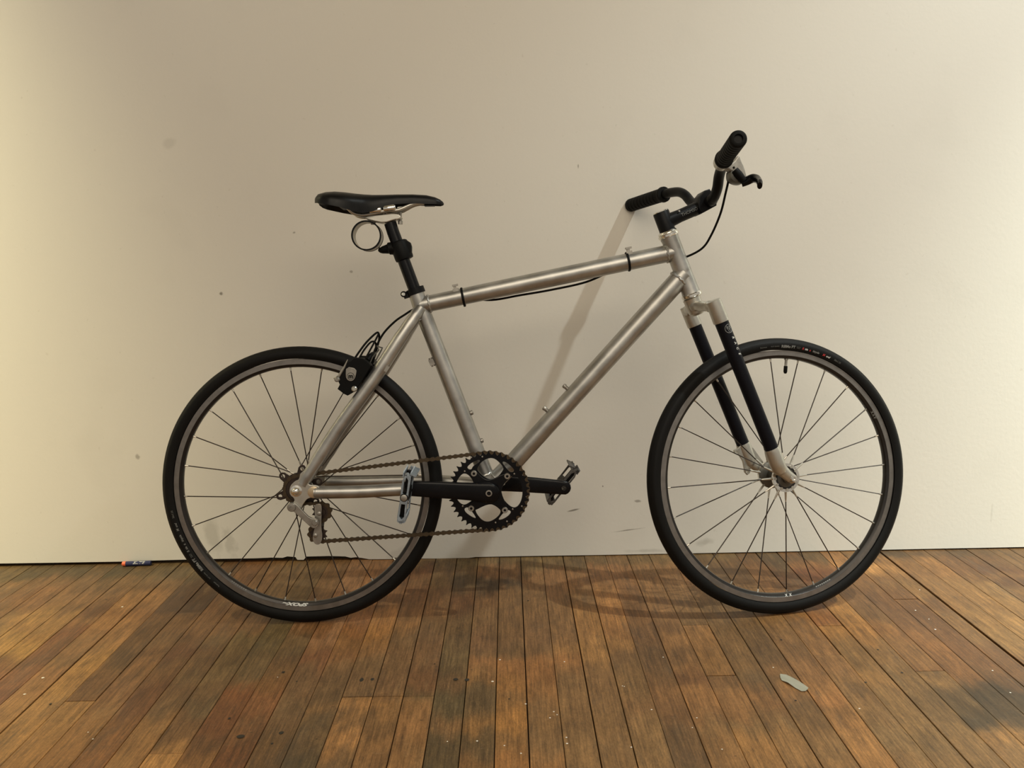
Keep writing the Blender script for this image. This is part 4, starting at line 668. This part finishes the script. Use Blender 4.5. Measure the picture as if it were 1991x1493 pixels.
# ---- fork, stem and handlebar (steering frame)
fk = empty('fork', bike, STEER)
def sp(name, m, parent, fn, angle=35):
    mb = MB(); fn(mb); return mb.build(name, M[m], parent, angle=angle)
sp('steerer_base', 'cast', fk, lambda mb: lathe(mb, S3(-198.5, 403), S3(-184.5, 366.5), [(0, .0205), (.004, .0195), (.020, .0190), (.034, .0175), (.039, .012)], 32))
for s in (-1, 1):
    sp('crown_socket', 'cast', fk, lambda mb: lathe(mb, S3(-180.5, 391.5, 72 * s), S3(-162, 345.6, 71 * s), [(0, .0150), (.001, .0166), (.046, .0172), (.0495, .0168)], 32))
    def bridge(mb):
        P = smooth_path([S3(-194, 386, 0), S3(-191, 384, 22 * s), S3(-185, 381, 48 * s), S3(-178, 379, 72 * s)], 5); tube(mb, P, [.0150] * 4 + [.0120] * 4 + [.0115] * 4 + [.0135] * 4, 22, squash=(.95, 1.05))
    sp('crown_arm', 'cast', fk, bridge)
    sp('fork_leg', 'carbon', fk, lambda mb: lathe(mb, S3(-162.3, 346.5, 71 * s), S3(-50, 67, 69 * s), [(0, .0148), (.3012, .0148)], 32))
    sp('fork_dropout', 'cast', fk, lambda mb: tube(mb, [S3(-51.5, 70, 69 * s), S3(-49, 64.5, 69 * s), S3(-39, 38, 68.5 * s), S3(-33, 24, 68 * s), S3(-29.5, 17, 67 * s), S3(-27.5, 13, 66.5 * s)], [.0160, .0168, .0168, .0160, .0125, .0060], 30))
    sp('dropout_arm', 'cast', fk, lambda mb: tube(mb, [S3(-34, 30, 65 * s), S3(-26, 22, 63 * s), S3(-12, 10, 60 * s), S3(0, 1.5, 58 * s), S3(6, -4, 57.5 * s), S3(8, -6, 57 * s)], [.0130, .0140, .0122, .0112, .0095, .0050], 24, squash=(.75, 1)))
mb = MB(); plate(mb, [[(-58, 70), (-68, 60), (-77, 56), (-77, 49), (-70, 46), (-64, 42), (-56, 30), (-53, 14), (-52, 4), (-46, -3), (-39, 2), (-38, 16), (-28, 20), (-10, 14), (-4, 24), (-30, 60)][::1], circ(-72, 51.5, 2.4, 10), circ(-46, 4, 2.6, 10)], .007, .062, .0008, rnd=0); mb.build('brake_tab', M['cast'], fk)
for w0, w1 in ((-57, -70), (57, 68)):
    mb = MB(); lathe(mb, S3(.7, 1.4, w0), S3(.7, 1.4, w1), [(0, .0100), (.004, .0108), (.006, .0100), (.009, .0085), (.0125, .0060), (.0125, .003), (.010, .003)], 24); mb.build('axle_nut', M['polished'], fk)
ld = Vector((112, 0, -279)).normalized()
mb = MB(); 
A0 = S3(-155.5, 329, -70.7)
def onleg(u, v): # u along leg (down), v across
    e = Vector((-ld.z, 0, ld.x)); a = v / .0148 + .30; return A0 + ld * u + e * (.0151 * sin(a)) + Vector((0, -.0151 * cos(a), 0))
for rr, t in ((.0092, .0006),):
    tube(mb, [onleg(rr * cos(2 * pi * k / 32), rr * sin(2 * pi * k / 32)) for k in range(32)], t, 6, closed=True)
mb.build('fork_logo_ring', M['grey'], fk)
wrap_text('fork_logo', 'RB', .0105, A0 - ld * .002, ld, .0148, fk, M['grey'], phi=.34, upright=True)
wrap_text('fork_logo', 'O', .008, A0 + ld * .0045, ld, .0148, fk, M['grey'], phi=.28, upright=True)
for k, ch in enumerate('RACE'): wrap_text('fork_print', ch, .0082, A0 + ld * (.021 + .0125 * k), ld, .0148, fk, M['white'], phi=.42, bold=.0002, upright=False, shear=.3)
stem = empty('stem', bike, STEER)
sp('steerer_clamp', 'black', stem, lambda mb: lathe(mb, S3(-249.6, 547), S3(-266, 592.5), [(0, .0165), (.001, .0175), (.0465, .0180), (.048, .0172)], 32))
sp('top_cap', 'polished', stem, lambda mb: lathe(mb, S3(-266, 592.5), S3(-267.5, 596.5), [(-.0005, .0172), (.0012, .0172), (.002, .0155)], 32))
sp('extension', 'black', stem, lambda mb: tube(mb, [S3(-256, 570), S3(-222, 584.5), S3(-176, 604)], [.0165, .0142, .0148], 26))
mb = MB(); plate(mb, [[(-184, 622), (-171, 637), (-159, 641), (-141.5, 618.5), (-143.5, 604.5), (-178.5, 586.5), (-186, 600)]], .040, 0, .002); mb.build('bar_clamp', M['black'], stem)
wrap_text('stem_print', 'THOMSON', .0098, S3(-201.5, 592.8), (.92, 0, .392), .0143, stem, M['dimwhite'], phi=-.02)
mb = MB(); lathe(mb, S3(-229, 592, -14.5), S3(-229, 592, -16.5), [(0, .0022), (.002, .0018)], 8); mb.build('pinch_bolt', M['polished'], stem)
hb = empty('handlebar', bike, STEER)
half = [(0, -160, 614), (25, -160, 614), (45, -161, 616.5), (72, -165, 631), (92, -170, 650), (115, -175, 662), (142, -183, 667), (172.7, -194.5, 667.5), (306, -229, 668.8)]
P = [S3(x, z, -w) for w, x, z in reversed(half[1:])] + [S3(x, z, w) for w, x, z in half]
P = smooth_path(P, 6); mb = MB(); rr = [(.0127 if abs(p.y) < .035 else .0111) for p in P]; tube(mb, P, rr, 22); mb.build('bar', M['black'], hb)
for s in (-1, 1):
    a, b = S3(-192.5, 667.5, 165 * s), S3(-230.3, 668.8, 311 * s); L = (b - a).length; prof = [(0, .0125), (.0005, .0185), (.006, .0190), (.009, .0180), (.012, .0163)]
    t = .016
    while t < L - .012: prof += [(t, .0165), (t + .009, .0166), (t + .0098, .0153), (t + .0118, .0153), (t + .0126, .0165)]; t += .0136
    prof = [q for q in prof if q[0] < L - .006] + [(L - .005, .0166), (L - .0015, .0158), (L, .0140), (L, .0085), (L - .045, .0080)]
    mb = MB(); lathe(mb, a, b, prof, 30); mb.build('grip', M['rubber'], hb, angle=50)
lev = empty('brake_lever', bike, STEER)
mb = MB(); plate(mb, [[(-199, 675), (-202, 671), (-196, 660), (-186, 652), (-175, 649.5), (-158.5, 637), (-147, 622), (-137, 632), (-143, 656), (-150, 669), (-153, 680), (-158, 677), (-166, 666), (-180, 660), (-192, 668)]], .018, -.147, .003, rnd=1); mb.build('lever_bracket', M['dull'], lev)
mb = MB(); lathe(mb, S3(-185.5, 667.3, -137), S3(-189.5, 667.4, -157), [(0, .014), (.001, .0165), (.019, .0165), (.020, .014)], 28); mb.build('bar_clamp', M['cast'], lev)
mb = MB(); plate(mb, [[(-173, 652), (-175, 640), (-173, 630), (-164, 624), (-152, 622), (-143, 624), (-136, 636), (-150, 646)]], .026, -.143, .006, rnd=2); mb.build('reservoir', M['darkgrey'], lev)
mb = MB(); tube(mb, [S3(-165, 649, -156), S3(-158, 640, -158), S3(-147, 627, -158)], [.0078, .0085, .0075], 16); lathe(mb, S3(-167.5, 656, -156), S3(-165.5, 652, -156), [(0, .0022), (.004, .0022)], 10); mb.build('adjuster_knob', M['plastic'], lev)
mb = MB(); tube(mb, smooth_path([S3(-148, 625, -150), S3(-138, 628, -156), S3(-130, 631, -165), S3(-128, 626, -180), S3(-134, 616, -200), S3(-140, 609, -214), S3(-143, 604, -219)], 4), [.0082] * 9 + [.0080] * 12 + [.0072] * 4, 16, squash=(.7, 1.1)); mb.build('lever_blade', M['gloss'], lev)
